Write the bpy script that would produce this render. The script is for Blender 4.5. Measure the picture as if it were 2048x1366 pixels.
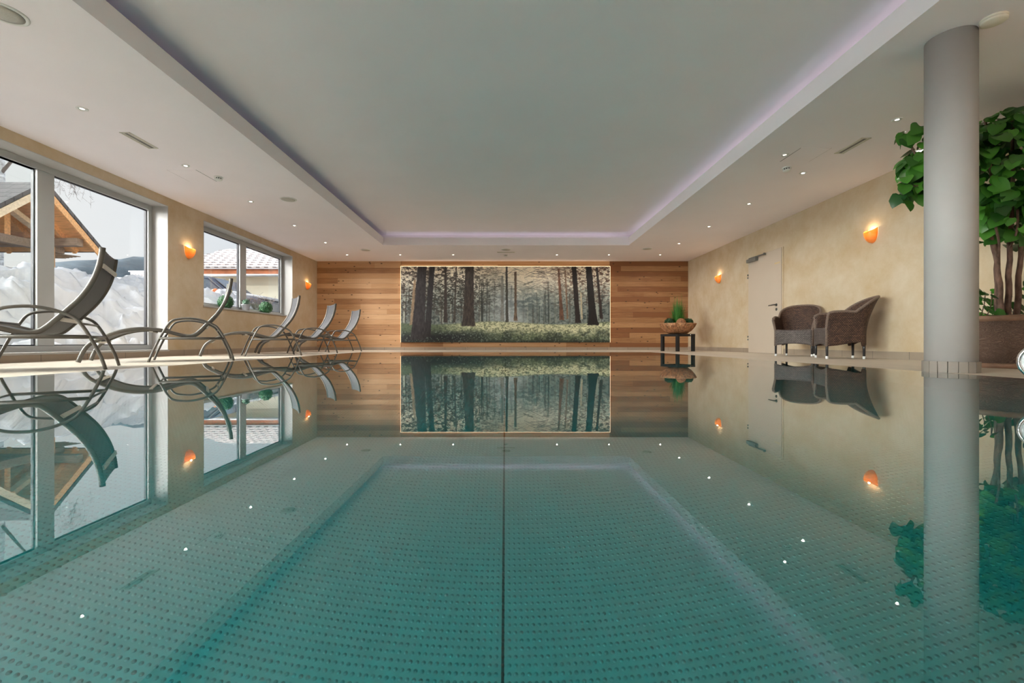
import bpy, bmesh, math, random
import numpy as np
from mathutils import Vector, Matrix, noise

for o in list(bpy.data.objects):
    bpy.data.objects.remove(o, do_unlink=True)
sc = bpy.context.scene
COL = sc.collection
PI = math.pi
R = math.radians

# ------------------------------------------------------------------ camera, sky, sun, exposure
cd = bpy.data.cameras.new('camera')
cam = bpy.data.objects.new('camera', cd)
COL.objects.link(cam)
cd.sensor_width = 36.0
cd.lens = 36.0 * 900.0 / 2048.0
cd.shift_x = 12.0 / 2048.0
cd.shift_y = 1.0 / 2048.0
cd.clip_start = 0.02
cd.clip_end = 2000
cam.location = (0, 0, 0.2)
cam.rotation_euler = (R(90), 0, 0)
sc.camera = cam

sc.view_settings.view_transform = 'Standard'
sc.view_settings.look = 'None'
sc.view_settings.gamma = 1.0
sc.view_settings.use_curve_mapping = False
sc.view_settings.exposure = 0.95
sc.cycles.use_denoising = True
sc.cycles.denoiser = 'OPENIMAGEDENOISE'
sc.cycles.max_bounces = 10
sc.cycles.diffuse_bounces = 5
sc.cycles.glossy_bounces = 4
sc.cycles.transmission_bounces = 8
sc.cycles.transparent_max_bounces = 12
sc.cycles.sample_clamp_indirect = 6.0
sc.cycles.use_adaptive_sampling = True
sc.cycles.adaptive_threshold = 0.02


def srgb(r, g, b):
    def f(c):
        c = c / 255.0
        return c / 12.92 if c <= 0.04045 else ((c + 0.055) / 1.055) ** 2.4
    return (f(r), f(g), f(b), 1.0)


wd = bpy.data.worlds.new('sky')
sc.world = wd
wd.use_nodes = True
nt = wd.node_tree
for n in list(nt.nodes):
    nt.nodes.remove(n)
tc = nt.nodes.new('ShaderNodeTexCoord')
sep = nt.nodes.new('ShaderNodeSeparateXYZ')
nt.links.new(tc.outputs['Generated'], sep.inputs[0])
ramp = nt.nodes.new('ShaderNodeValToRGB')
ramp.color_ramp.elements[0].position = 0.0
ramp.color_ramp.elements[0].color = srgb(231, 232, 235)
ramp.color_ramp.elements[1].position = 0.6
ramp.color_ramp.elements[1].color = srgb(186, 208, 236)
e = ramp.color_ramp.elements.new(0.22)
e.color = srgb(222, 227, 236)
nt.links.new(sep.outputs['Z'], ramp.inputs[0])
dotn = nt.nodes.new('ShaderNodeVectorMath')
dotn.operation = 'DOT_PRODUCT'
nt.links.new(tc.outputs['Generated'], dotn.inputs[0])
GLOW_DIR = Vector((-0.95, -0.30, 0.15)).normalized()  # bright sky patch added out of view to light the room, apart from the sun
dotn.inputs[1].default_value = GLOW_DIR
mr = nt.nodes.new('ShaderNodeMapRange')
mr.clamp = True
mr.inputs['From Min'].default_value = 0.74
mr.inputs['From Max'].default_value = 1.0
mr.inputs['To Min'].default_value = 0.58
mr.inputs['To Max'].default_value = 54.0
nt.links.new(dotn.outputs['Value'], mr.inputs['Value'])
bg = nt.nodes.new('ShaderNodeBackground')
warm = nt.nodes.new('ShaderNodeMix')
warm.data_type = 'RGBA'
wf = nt.nodes.new('ShaderNodeMapRange')
wf.clamp = True
wf.inputs['From Min'].default_value = 0.2
wf.inputs['From Max'].default_value = 0.6
nt.links.new(dotn.outputs['Value'], wf.inputs['Value'])
nt.links.new(wf.outputs[0], warm.inputs[0])
nt.links.new(ramp.outputs[0], warm.inputs[6])
warm.inputs[7].default_value = (0.86, 0.84, 0.825, 1)
nt.links.new(warm.outputs[2], bg.inputs['Color'])
nt.links.new(mr.outputs[0], bg.inputs['Strength'])
out = nt.nodes.new('ShaderNodeOutputWorld')
nt.links.new(bg.outputs[0], out.inputs['Surface'])
wd.cycles.sampling_method = 'AUTOMATIC'

sd = bpy.data.lights.new('sun', 'SUN')
sd.energy = 0.62
sd.angle = R(0.6)
sd.color = (1.0, 0.95, 0.86)
sun = bpy.data.objects.new('sun', sd)
COL.objects.link(sun)
sun.rotation_euler = Vector((-0.30, 0.78, -0.48)).to_track_quat('-Z', 'Y').to_euler()


def portal(loc, rot, sx, sy):
    d = bpy.data.lights.new('window_portal', 'AREA')
    d.shape = 'RECTANGLE'
    d.size = sx
    d.size_y = sy
    d.cycles.is_portal = True
    o = bpy.data.objects.new('window_portal', d)
    COL.objects.link(o)
    o.location = loc
    o.rotation_euler = rot


# ------------------------------------------------------------------ materials
MATS = {}


def new_mat(name):
    m = bpy.data.materials.new(name)
    m.use_nodes = True
    MATS[name] = m
    return m, m.node_tree, m.node_tree.nodes['Principled BSDF']


def N(nt, kind, **kw):
    n = nt.nodes.new(kind)
    for k, v in kw.items():
        setattr(n, k, v)
    return n


def coords(nt, scale=(1, 1, 1), which='Object'):
    tc = N(nt, 'ShaderNodeTexCoord')
    mp = N(nt, 'ShaderNodeMapping')
    mp.inputs['Scale'].default_value = scale
    nt.links.new(tc.outputs[which], mp.inputs['Vector'])
    return mp.outputs['Vector']


def mat(name, col, rough=0.5, metal=0.0, var=0.0, scale=8.0, bump=0.0, spec=0.5, stretch=(1, 1, 1), detail=4.0, emis=None, estr=0.0, which='Object'):
    """principled surface whose colour wanders by `var` with a noise, with an optional noise bump"""
    m, nt, p = new_mat(name)
    c = col if len(col) == 4 else tuple(col) + (1.0,)
    p.inputs['Roughness'].default_value = rough
    p.inputs['Metallic'].default_value = metal
    p.inputs['Specular IOR Level'].default_value = spec
    v = coords(nt, stretch, which)
    no = N(nt, 'ShaderNodeTexNoise')
    no.inputs['Scale'].default_value = scale
    no.inputs['Detail'].default_value = detail
    nt.links.new(v, no.inputs['Vector'])
    rp = N(nt, 'ShaderNodeValToRGB')
    rp.color_ramp.elements[0].position = 0.3
    rp.color_ramp.elements[1].position = 0.7
    rp.color_ramp.elements[0].color = tuple(max(0, x * (1 - var)) for x in c[:3]) + (1,)
    rp.color_ramp.elements[1].color = tuple(min(1, x * (1 + var)) for x in c[:3]) + (1,)
    nt.links.new(no.outputs['Fac'], rp.inputs[0])
    nt.links.new(rp.outputs[0], p.inputs['Base Color'])
    if bump:
        b = N(nt, 'ShaderNodeBump')
        b.inputs['Strength'].default_value = bump
        b.inputs['Distance'].default_value = 0.02
        nt.links.new(no.outputs['Fac'], b.inputs['Height'])
        nt.links.new(b.outputs[0], p.inputs['Normal'])
    if emis:
        p.inputs['Emission Color'].default_value = emis
        p.inputs['Emission Strength'].default_value = estr
    return m


def plaster_mat():
    m, nt, p = new_mat('plaster')
    v = coords(nt)
    n1 = N(nt, 'ShaderNodeTexNoise')
    n1.inputs['Scale'].default_value = 2.2
    n1.inputs['Detail'].default_value = 6
    n1.inputs['Roughness'].default_value = 0.65
    n1.inputs['Distortion'].default_value = 0.15
    nt.links.new(v, n1.inputs['Vector'])
    rp = N(nt, 'ShaderNodeValToRGB')
    rp.color_ramp.elements[0].position = 0.33
    rp.color_ramp.elements[0].color = (0.50, 0.372, 0.225, 1)
    rp.color_ramp.elements[1].position = 0.68
    rp.color_ramp.elements[1].color = (0.60, 0.505, 0.375, 1)
    nt.links.new(n1.outputs['Fac'], rp.inputs[0])
    nt.links.new(rp.outputs[0], p.inputs['Base Color'])
    p.inputs['Roughness'].default_value = 0.7
    return m


def emit(name, col, strength):
    m = bpy.data.materials.new(name)
    m.use_nodes = True
    nt = m.node_tree
    for n in list(nt.nodes):
        nt.nodes.remove(n)
    e = nt.nodes.new('ShaderNodeEmission')
    e.inputs[0].default_value = tuple(col) + (1.0,) if len(col) == 3 else col
    e.inputs[1].default_value = strength
    o = nt.nodes.new('ShaderNodeOutputMaterial')
    nt.links.new(e.outputs[0], o.inputs[0])
    MATS[name] = m
    return m


def glass_mat():
    """thin window pane: clear transparency with a Fresnel mirror on it"""
    m = bpy.data.materials.new('window_glass')
    m.use_nodes = True
    nt = m.node_tree
    for n in list(nt.nodes):
        nt.nodes.remove(n)
    t = nt.nodes.new('ShaderNodeBsdfTransparent')
    t.inputs[0].default_value = (0.97, 0.985, 0.98, 1)
    g = nt.nodes.new('ShaderNodeBsdfGlossy')
    g.inputs['Roughness'].default_value = 0.0
    lw = nt.nodes.new('ShaderNodeLayerWeight')
    lw.inputs['Blend'].default_value = 0.5
    pw = nt.nodes.new('ShaderNodeMath')
    pw.operation = 'POWER'
    pw.inputs[1].default_value = 5.0
    nt.links.new(lw.outputs['Facing'], pw.inputs[0])
    f = nt.nodes.new('ShaderNodeMath')
    f.operation = 'MULTIPLY_ADD'
    f.inputs[1].default_value = 0.9
    f.inputs[2].default_value = 0.03
    nt.links.new(pw.outputs[0], f.inputs[0])
    mx = nt.nodes.new('ShaderNodeMixShader')
    o = nt.nodes.new('ShaderNodeOutputMaterial')
    nt.links.new(f.outputs[0], mx.inputs[0])
    nt.links.new(t.outputs[0], mx.inputs[1])
    nt.links.new(g.outputs[0], mx.inputs[2])
    nt.links.new(mx.outputs[0], o.inputs[0])
    MATS['window_glass'] = m
    return m


def water_mat():
    m = bpy.data.materials.new('pool_water')
    m.use_nodes = True
    nt = m.node_tree
    for n in list(nt.nodes):
        nt.nodes.remove(n)
    g = nt.nodes.new('ShaderNodeBsdfGlass')
    g.inputs['Color'].default_value = (1, 1, 1, 1)
    g.inputs['Roughness'].default_value = 0.0
    g.inputs['IOR'].default_value = 1.333
    a = nt.nodes.new('ShaderNodeVolumeAbsorption')
    a.inputs['Color'].default_value = (0.0, 0.93, 0.945, 1)
    a.inputs['Density'].default_value = 1.0
    o = nt.nodes.new('ShaderNodeOutputMaterial')
    gl = nt.nodes.new('ShaderNodeBsdfGlossy')
    gl.inputs['Roughness'].default_value = 0.0
    lw = nt.nodes.new('ShaderNodeLayerWeight')
    lw.inputs['Blend'].default_value = 0.5
    pw = nt.nodes.new('ShaderNodeMath')
    pw.operation = 'POWER'
    pw.inputs[1].default_value = 2.0
    nt.links.new(lw.outputs['Facing'], pw.inputs[0])
    geo = nt.nodes.new('ShaderNodeNewGeometry')
    fr = nt.nodes.new('ShaderNodeMath')
    fr.operation = 'MULTIPLY_ADD'
    fr.inputs[1].default_value = 0.55
    fr.inputs[2].default_value = 0.0
    nt.links.new(pw.outputs[0], fr.inputs[0])
    fo = nt.nodes.new('ShaderNodeMath')
    fo.operation = 'SUBTRACT'
    fo.use_clamp = True
    nt.links.new(fr.outputs[0], fo.inputs[0])
    nt.links.new(geo.outputs['Backfacing'], fo.inputs[1])
    mx = nt.nodes.new('ShaderNodeMixShader')
    nt.links.new(fo.outputs[0], mx.inputs[0])
    nt.links.new(g.outputs[0], mx.inputs[1])
    nt.links.new(gl.outputs[0], mx.inputs[2])
    nt.links.new(mx.outputs[0], o.inputs['Surface'])
    nt.links.new(a.outputs[0], o.inputs['Volume'])
    MATS['pool_water'] = m
    return m


def dimple_mat():
    """embossed stainless sheet: a lattice of raised dots, a weld seam down the middle"""
    m, nt, p = new_mat('embossed_steel')
    tc = N(nt, 'ShaderNodeTexCoord')
    sp = N(nt, 'ShaderNodeSeparateXYZ')
    nt.links.new(tc.outputs['Object'], sp.inputs[0])

    def mth(op, a, b=None, c=None):
        n = N(nt, 'ShaderNodeMath', operation=op)
        for i, x in enumerate((a, b, c)):
            if x is None:
                continue
            if isinstance(x, (int, float)):
                n.inputs[i].default_value = x
            else:
                nt.links.new(x, n.inputs[i])
        return n.outputs[0]
    px, py = 0.0162, 0.0196
    fx = mth('SUBTRACT', mth('FRACT', mth('DIVIDE', sp.outputs['X'], px)), 0.5)
    fy = mth('SUBTRACT', mth('FRACT', mth('DIVIDE', sp.outputs['Y'], py)), 0.5)
    dx = mth('MULTIPLY', fx, px)
    dy = mth('MULTIPLY', fy, py)
    d = mth('SQRT', mth('ADD', mth('MULTIPLY', dx, dx), mth('MULTIPLY', dy, dy)))
    hgt = mth('MAXIMUM', mth('SUBTRACT', 1.0, mth('DIVIDE', d, 0.0052)), 0.0)
    h2 = mth('SMOOTH_MIN', hgt, 0.75, 0.3)
    seam = mth('COMPARE', sp.outputs['X'], -0.008, 0.0035)
    b = N(nt, 'ShaderNodeBump')
    b.inputs['Strength'].default_value = 1.0
    b.inputs['Distance'].default_value = 0.0055
    nt.links.new(h2, b.inputs['Height'])
    nt.links.new(b.outputs[0], p.inputs['Normal'])
    mx = N(nt, 'ShaderNodeMix', data_type='RGBA')
    nt.links.new(seam, mx.inputs[0])
    mx.inputs[6].default_value = (0.56, 0.64, 0.65, 1)
    mx.inputs[7].default_value = (0.05, 0.06, 0.06, 1)
    nt.links.new(mx.outputs[2], p.inputs['Base Color'])
    p.inputs['Metallic'].default_value = 0.75
    p.inputs['Roughness'].default_value = 0.36
    return m


def wood_wall_mat():
    """reclaimed spruce boards laid level: every board its own tone, grain, knots and a dark joint"""
    m, nt, p = new_mat('old_wood_boards')
    tc = N(nt, 'ShaderNodeTexCoord')
    sp = N(nt, 'ShaderNodeSeparateXYZ')
    nt.links.new(tc.outputs['Object'], sp.inputs[0])

    def mth(op, a, b=None, c=None):
        n = N(nt, 'ShaderNodeMath', operation=op)
        for i, x in enumerate((a, b, c)):
            if x is None:
                continue
            if isinstance(x, (int, float)):
                n.inputs[i].default_value = x
            else:
                nt.links.new(x, n.inputs[i])
        return n.outputs[0]
    X, Z = sp.outputs['X'], sp.outputs['Z']
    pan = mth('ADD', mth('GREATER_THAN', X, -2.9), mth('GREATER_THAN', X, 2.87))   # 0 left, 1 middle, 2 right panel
    bd = 0.142
    zz = mth('DIVIDE', mth('ADD', mth('ADD', Z, 5.0), mth('MULTIPLY', pan, 0.043)), bd)
    row = mth('FLOOR', zz)
    fr = mth('FRACT', zz)
    cut = mth('FLOOR', mth('DIVIDE', mth('ADD', X, mth('MULTIPLY', mth('FRACT', mth('MULTIPLY', row, 0.618)), 7.0)), 3.4))
    cv = N(nt, 'ShaderNodeCombineXYZ')
    nt.links.new(row, cv.inputs[0])
    nt.links.new(pan, cv.inputs[1])
    nt.links.new(cut, cv.inputs[2])
    wn = N(nt, 'ShaderNodeTexWhiteNoise', noise_dimensions='3D')
    nt.links.new(cv.outputs[0], wn.inputs['Vector'])
    rnd = wn.outputs['Value']
    gv = N(nt, 'ShaderNodeCombineXYZ')
    nt.links.new(mth('MULTIPLY', X, 0.9), gv.inputs[0])
    nt.links.new(mth('MULTIPLY', row, 3.7), gv.inputs[1])
    nt.links.new(mth('MULTIPLY', Z, 22.0), gv.inputs[2])
    gn = N(nt, 'ShaderNodeTexNoise')
    gn.inputs['Scale'].default_value = 2.4
    gn.inputs['Detail'].default_value = 8
    gn.inputs['Roughness'].default_value = 0.7
    nt.links.new(gv.outputs[0], gn.inputs['Vector'])
    kv = N(nt, 'ShaderNodeCombineXYZ')
    nt.links.new(mth('MULTIPLY', X, 2.4), kv.inputs[0])
    nt.links.new(mth('MULTIPLY', row, 5.3), kv.inputs[1])
    nt.links.new(mth('MULTIPLY', Z, 4.8), kv.inputs[2])
    vo = N(nt, 'ShaderNodeTexVoronoi')
    vo.inputs['Scale'].default_value = 1.75
    nt.links.new(kv.outputs[0], vo.inputs['Vector'])
    knot = mth('LESS_THAN', vo.outputs['Distance'], 0.105)
    ring = mth('MULTIPLY', mth('LESS_THAN', vo.outputs['Distance'], 0.17), 0.10)
    f = mth('ADD', mth('MULTIPLY', rnd, 0.62), mth('MULTIPLY', mth('SUBTRACT', gn.outputs['Fac'], 0.32), 0.85))
    f = mth('ADD', f, mth('MULTIPLY', mth('GREATER_THAN', pan, 1.5), 0.46))  # right panel's dimmer light put into its wood colour
    r1 = N(nt, 'ShaderNodeValToRGB')
    cr = r1.color_ramp
    cr.elements[0].position = 0.05
    cr.elements[0].color = (0.60, 0.37, 0.20, 1)
    cr.elements[1].position = 0.95
    cr.elements[1].color = (0.22, 0.085, 0.028, 1)
    e = cr.elements.new(0.5)
    e.color = (0.47, 0.25, 0.11, 1)
    nt.links.new(f, r1.inputs[0])
    mk = N(nt, 'ShaderNodeMix', data_type='RGBA')
    nt.links.new(mth('MINIMUM', mth('ADD', mth('MULTIPLY', knot, 0.85), ring), 0.9), mk.inputs[0])
    nt.links.new(r1.outputs[0], mk.inputs[6])
    mk.inputs[7].default_value = (0.05, 0.022, 0.01, 1)
    joint = mth('LESS_THAN', fr, 0.035)
    seam = mth('MAXIMUM', mth('COMPARE', X, -2.9, 0.006), mth('COMPARE', X, 2.87, 0.006))
    mj = N(nt, 'ShaderNodeMix', data_type='RGBA')
    nt.links.new(mth('MULTIPLY', mth('MAXIMUM', joint, seam), 0.7), mj.inputs[0])
    nt.links.new(mk.outputs[2], mj.inputs[6])
    mj.inputs[7].default_value = (0.05, 0.025, 0.012, 1)
    nt.links.new(mj.outputs[2], p.inputs['Base Color'])
    b = N(nt, 'ShaderNodeBump')
    b.inputs['Strength'].default_value = 0.5
    b.inputs['Distance'].default_value = 0.006
    nt.links.new(mth('SUBTRACT', gn.outputs['Fac'], mth('MULTIPLY', joint, 1.0)), b.inputs['Height'])
    nt.links.new(b.outputs[0], p.inputs['Normal'])
    p.inputs['Roughness'].default_value = 0.6
    return m


def brick_mat(name, c1, c2, mortar, scale, bw, bh, msize, rough=0.5, offset=0.5, which='Object', bump=0.3, rot=(0, 0, 0), var=0.0, metal=0.0, freq=2, spec=0.5):
    m, nt, p = new_mat(name)
    tc = N(nt, 'ShaderNodeTexCoord')
    mp = N(nt, 'ShaderNodeMapping')
    mp.inputs['Rotation'].default_value = rot
    nt.links.new(tc.outputs[which], mp.inputs['Vector'])
    br = N(nt, 'ShaderNodeTexBrick')
    br.offset = offset
    br.offset_frequency = freq
    br.inputs['Color1'].default_value = c1
    br.inputs['Color2'].default_value = c2
    br.inputs['Mortar'].default_value = mortar
    br.inputs['Scale'].default_value = scale
    br.inputs['Mortar Size'].default_value = msize
    br.inputs['Mortar Smooth'].default_value = 0.3
    br.inputs['Brick Width'].default_value = bw
    br.inputs['Row Height'].default_value = bh
    nt.links.new(mp.outputs[0], br.inputs['Vector'])
    colour = br.outputs['Color']
    if var:
        no = N(nt, 'ShaderNodeTexNoise')
        no.inputs['Scale'].default_value = 5
        no.inputs['Detail'].default_value = 6
        nt.links.new(mp.outputs[0], no.inputs['Vector'])
        mr = N(nt, 'ShaderNodeMapRange')
        mr.inputs['From Min'].default_value = 0.3
        mr.inputs['From Max'].default_value = 0.7
        mr.inputs['To Min'].default_value = 1 - var
        mr.inputs['To Max'].default_value = 1 + var
        nt.links.new(no.outputs['Fac'], mr.inputs['Value'])
        mul = N(nt, 'ShaderNodeVectorMath', operation='SCALE')
        nt.links.new(colour, mul.inputs[0])
        nt.links.new(mr.outputs[0], mul.inputs['Scale'])
        colour = mul.outputs[0]
    nt.links.new(colour, p.inputs['Base Color'])
    p.inputs['Roughness'].default_value = rough
    p.inputs['Metallic'].default_value = metal
    p.inputs['Specular IOR Level'].default_value = spec
    if bump:
        b = N(nt, 'ShaderNodeBump', invert=True)
        b.inputs['Strength'].default_value = bump
        b.inputs['Distance'].default_value = 0.004
        nt.links.new(br.outputs['Fac'], b.inputs['Height'])
        nt.links.new(b.outputs[0], p.inputs['Normal'])
    return m


def leaf_mat(name, c1, c2, rough=0.4):
    m, nt, p = new_mat(name)
    geo = N(nt, 'ShaderNodeNewGeometry')
    rp = N(nt, 'ShaderNodeValToRGB')
    rp.color_ramp.elements[0].color = c1
    rp.color_ramp.elements[1].color = c2
    nt.links.new(geo.outputs['Random Per Island'], rp.inputs[0])
    nt.links.new(rp.outputs[0], p.inputs['Base Color'])
    p.inputs['Roughness'].default_value = rough
    p.inputs['Subsurface Weight'].default_value = 0.0
    return m


def shade_mat():
    m = bpy.data.materials.new('amber_glass')
    m.use_nodes = True
    nt = m.node_tree
    p = nt.nodes['Principled BSDF']
    p.inputs['Roughness'].default_value = 0.3
    v = coords(nt)
    no = N(nt, 'ShaderNodeTexNoise')
    no.inputs['Scale'].default_value = 14
    no.inputs['Detail'].default_value = 5
    nt.links.new(v, no.inputs['Vector'])
    rp = N(nt, 'ShaderNodeValToRGB')
    rp.color_ramp.elements[0].position = 0.35
    rp.color_ramp.elements[0].color = (0.90, 0.43, 0.08, 1)
    rp.color_ramp.elements[1].position = 0.75
    rp.color_ramp.elements[1].color = (0.98, 0.60, 0.22, 1)
    nt.links.new(no.outputs['Fac'], rp.inputs[0])
    nt.links.new(rp.outputs[0], p.inputs['Base Color'])
    tr = N(nt, 'ShaderNodeBsdfTranslucent')
    nt.links.new(rp.outputs[0], tr.inputs[0])
    mx = N(nt, 'ShaderNodeMixShader')
    mx.inputs[0].default_value = 0.45
    nt.links.new(p.outputs[0], mx.inputs[1])
    nt.links.new(tr.outputs[0], mx.inputs[2])
    nt.links.new(mx.outputs[0], nt.nodes['Material Output'].inputs[0])
    MATS['amber_glass'] = m


def weave_mat(name, c1, c2, dark):
    return brick_mat(name, c1, c2, dark, 1.0, 0.024, 0.0165, 0.0026, rough=0.6, spec=0.35, offset=0.5, which='UV', bump=1.0, var=0.25)


plaster_mat()
glass_mat()
water_mat()
dimple_mat()
wood_wall_mat()
shade_mat()
mat('ceiling_white', (0.91, 0.848, 0.875), 0.85, var=0.015, scale=1.5)
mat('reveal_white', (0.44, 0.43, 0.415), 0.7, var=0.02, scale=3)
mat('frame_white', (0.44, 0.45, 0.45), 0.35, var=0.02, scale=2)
mat('frame_gasket', (0.03, 0.03, 0.035), 0.6)
mat('steel', (0.62, 0.65, 0.65), 0.3, metal=0.9, var=0.05, scale=3)
mat('chrome', (0.80, 0.80, 0.80), 0.12, metal=1.0, var=0.03, scale=3)
brick_mat('deck_stone', (0.60, 0.525, 0.43, 1), (0.54, 0.47, 0.385, 1), (0.43, 0.37, 0.30, 1), 1.0, 1.2, 0.2, 0.0025, rough=0.45, rot=(0, 0, R(90)), bump=0.1, var=0.07)
brick_mat('skirting_tile', (0.34, 0.27, 0.205, 1), (0.31, 0.245, 0.185, 1), (0.14, 0.12, 0.10, 1), 1.0, 0.56, 5.0, 0.004, rough=0.45, offset=0.0, rot=(R(90), 0, 0), bump=0.1, var=0.05)
brick_mat('skirting_tile_side', (0.34, 0.27, 0.205, 1), (0.31, 0.245, 0.185, 1), (0.14, 0.12, 0.10, 1), 1.0, 0.56, 5.0, 0.004, rough=0.45, offset=0.0, rot=(0, R(-90), R(-90)), bump=0.1, var=0.05)
for _k in ('skirting_tile', 'skirting_tile_side'):
    [n for n in MATS[_k].node_tree.nodes if n.type == 'MAPPING'][0].inputs['Location'].default_value = (0, 1, 0)
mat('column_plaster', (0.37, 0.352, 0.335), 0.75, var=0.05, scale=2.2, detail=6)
mat('column_tile', (0.21, 0.185, 0.158), 0.75, var=0.06, scale=5)
mat('lounger_metal', (0.125, 0.115, 0.10), 0.42, metal=0.3, var=0.06, scale=6)
mat('lounger_light_metal', (0.52, 0.49, 0.44), 0.35, metal=0.4, var=0.04, scale=6)
brick_mat('sling_mesh', (0.115, 0.115, 0.122, 1), (0.098, 0.098, 0.105, 1), (0.06, 0.06, 0.065, 1), 1.0, 0.012, 0.006, 0.0012, rough=0.6, which='UV', bump=0.3)
weave_mat('wicker_brown', (0.150, 0.078, 0.050, 1), (0.070, 0.036, 0.026, 1), (0.008, 0.005, 0.004, 1))
weave_mat('wicker_worn', (0.19, 0.155, 0.14, 1), (0.12, 0.095, 0.09, 1), (0.012, 0.009, 0.008, 1))
mat('wicker_wrap', (0.16, 0.11, 0.085), 0.5, var=0.35, scale=60, stretch=(1, 1, 3), bump=0.5)
mat('dark_leg', (0.028, 0.026, 0.028), 0.35, var=0.2, scale=10)
mat('white_cap', (0.80, 0.80, 0.80), 0.4, var=0.03)
mat('black_wood', (0.006, 0.005, 0.0055), 0.6, var=0.3, scale=14, stretch=(1, 1, 0.2))
mat('rattan', (0.42, 0.21, 0.10), 0.6, var=0.5, scale=26, bump=0.8)
mat('stick_brown', (0.34, 0.15, 0.065), 0.6, var=0.45, scale=18, bump=0.5)
mat('bark', (0.16, 0.092, 0.068), 0.8, var=0.45, scale=26, stretch=(1, 1, 0.5), bump=1.0)
mat('soil', (0.05, 0.035, 0.025), 0.95, var=0.4, scale=30, bump=1.0)
leaf_mat('tree_leaf', (0.010, 0.060, 0.008, 1), (0.075, 0.27, 0.025, 1), 0.34)
leaf_mat('grass_blade', (0.02, 0.12, 0.012, 1), (0.07, 0.26, 0.03, 1), 0.5)
leaf_mat('moss_leaf', (0.006, 0.035, 0.010, 1), (0.02, 0.085, 0.02, 1), 0.7)
leaf_mat('box_leaf', (0.010, 0.060, 0.018, 1), (0.05, 0.19, 0.06, 1), 0.5)
leaf_mat('grey_leaf', (0.06, 0.14, 0.09, 1), (0.15, 0.26, 0.17, 1), 0.5)
mat('zinc_pot', (0.42, 0.42, 0.44), 0.5, metal=0.2, var=0.1, scale=8)
mat('snow', (0.53, 0.54, 0.565), 0.9, var=0.03, scale=1.2, bump=0.35, spec=0.15)
mat('timber', (0.78, 0.42, 0.18), 0.6, var=0.22, scale=4, stretch=(1, 6, 6), bump=0.2)
mat('timber_pale', (0.85, 0.68, 0.48), 0.6, var=0.15, scale=4, stretch=(1, 6, 6))
mat('timber_grey', (0.32, 0.245, 0.185), 0.7, var=0.25, scale=5, stretch=(1, 6, 6))
brick_mat('shingle', (0.13, 0.12, 0.12, 1), (0.09, 0.085, 0.085, 1), (0.03, 0.03, 0.03, 1), 1.0, 0.3, 0.16, 0.012, rough=0.8, bump=0.6)
mat('hazy_forest', (0.15, 0.18, 0.20), 1.0, var=0.3, scale=0.06, spec=0.0)  # blue-grey of distance haze put into the forest colour
mat('birch_bark', (0.70, 0.68, 0.66), 0.8, var=0.55, scale=7, stretch=(1, 1, 2.5))
mat('twig', (0.20, 0.16, 0.14), 0.9, var=0.2)
mat('house_wall', (0.74, 0.70, 0.56), 0.9, var=0.04, scale=1.0)
mat('fascia_red', (0.50, 0.17, 0.075), 0.7, var=0.3, scale=3)
mat('roof_tile_snow', (0.50, 0.45, 0.44), 0.9, var=0.05, scale=2)
mat('tile_shadow_and_window', (0.14, 0.12, 0.12), 0.9, var=0.1)
mat('gutter', (0.42, 0.43, 0.45), 0.5, metal=0.3, var=0.05)
mat('car_paint', (0.055, 0.075, 0.12), 0.25, var=0.05, scale=2, spec=0.7)
mat('car_glass', (0.16, 0.19, 0.23), 0.08, var=0.05, spec=0.8)
mat('car_rubber', (0.02, 0.02, 0.02), 0.8, var=0.1)
mat('car_trim', (0.55, 0.57, 0.60), 0.3, metal=0.7, var=0.05)
mat('car_lamp', (0.75, 0.22, 0.08), 0.3, var=0.1)
mat('door_paint', (0.53, 0.445, 0.36), 0.5, var=0.02, scale=2)
mat('door_gap', (0.24, 0.19, 0.15), 0.8, var=0.05)
mat('door_steel', (0.16, 0.16, 0.16), 0.3, metal=0.8, var=0.05)
mat('sticker', (0.62, 0.48, 0.27), 0.6, var=0.1)
mat('closer_grey', (0.20, 0.21, 0.20), 0.4, metal=0.6, var=0.05)
mat('plastic_white', (0.78, 0.77, 0.74), 0.45, var=0.02)
mat('plastic_cream', (0.80, 0.74, 0.63), 0.5, var=0.02)
mat('vent_dark', (0.22, 0.21, 0.19), 0.8, var=0.1)
mat('slot_dark', (0.045, 0.042, 0.04), 0.8, var=0.1)
mat('speaker_grille', (0.50, 0.47, 0.42), 0.6, var=0.1, scale=160)
mat('vent_slat', (0.68, 0.64, 0.56), 0.5, var=0.03)
mat('spout_lens', (0.38, 0.42, 0.42), 0.15, var=0.5, scale=40)
emit('lamp_glow', (1.0, 0.90, 0.74), 9.0)
emit('lamp_dim', (1.0, 0.92, 0.80), 1.4)
emit('cove_led', (0.92, 0.90, 1.0), 1.15)
emit('cove_led_blue', (0.40, 0.42, 1.0), 0.13)
emit('mural_led', (1.0, 0.72, 0.46), 1.1)
emit('bulb', (1.0, 0.72, 0.38), 5.0)


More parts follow.
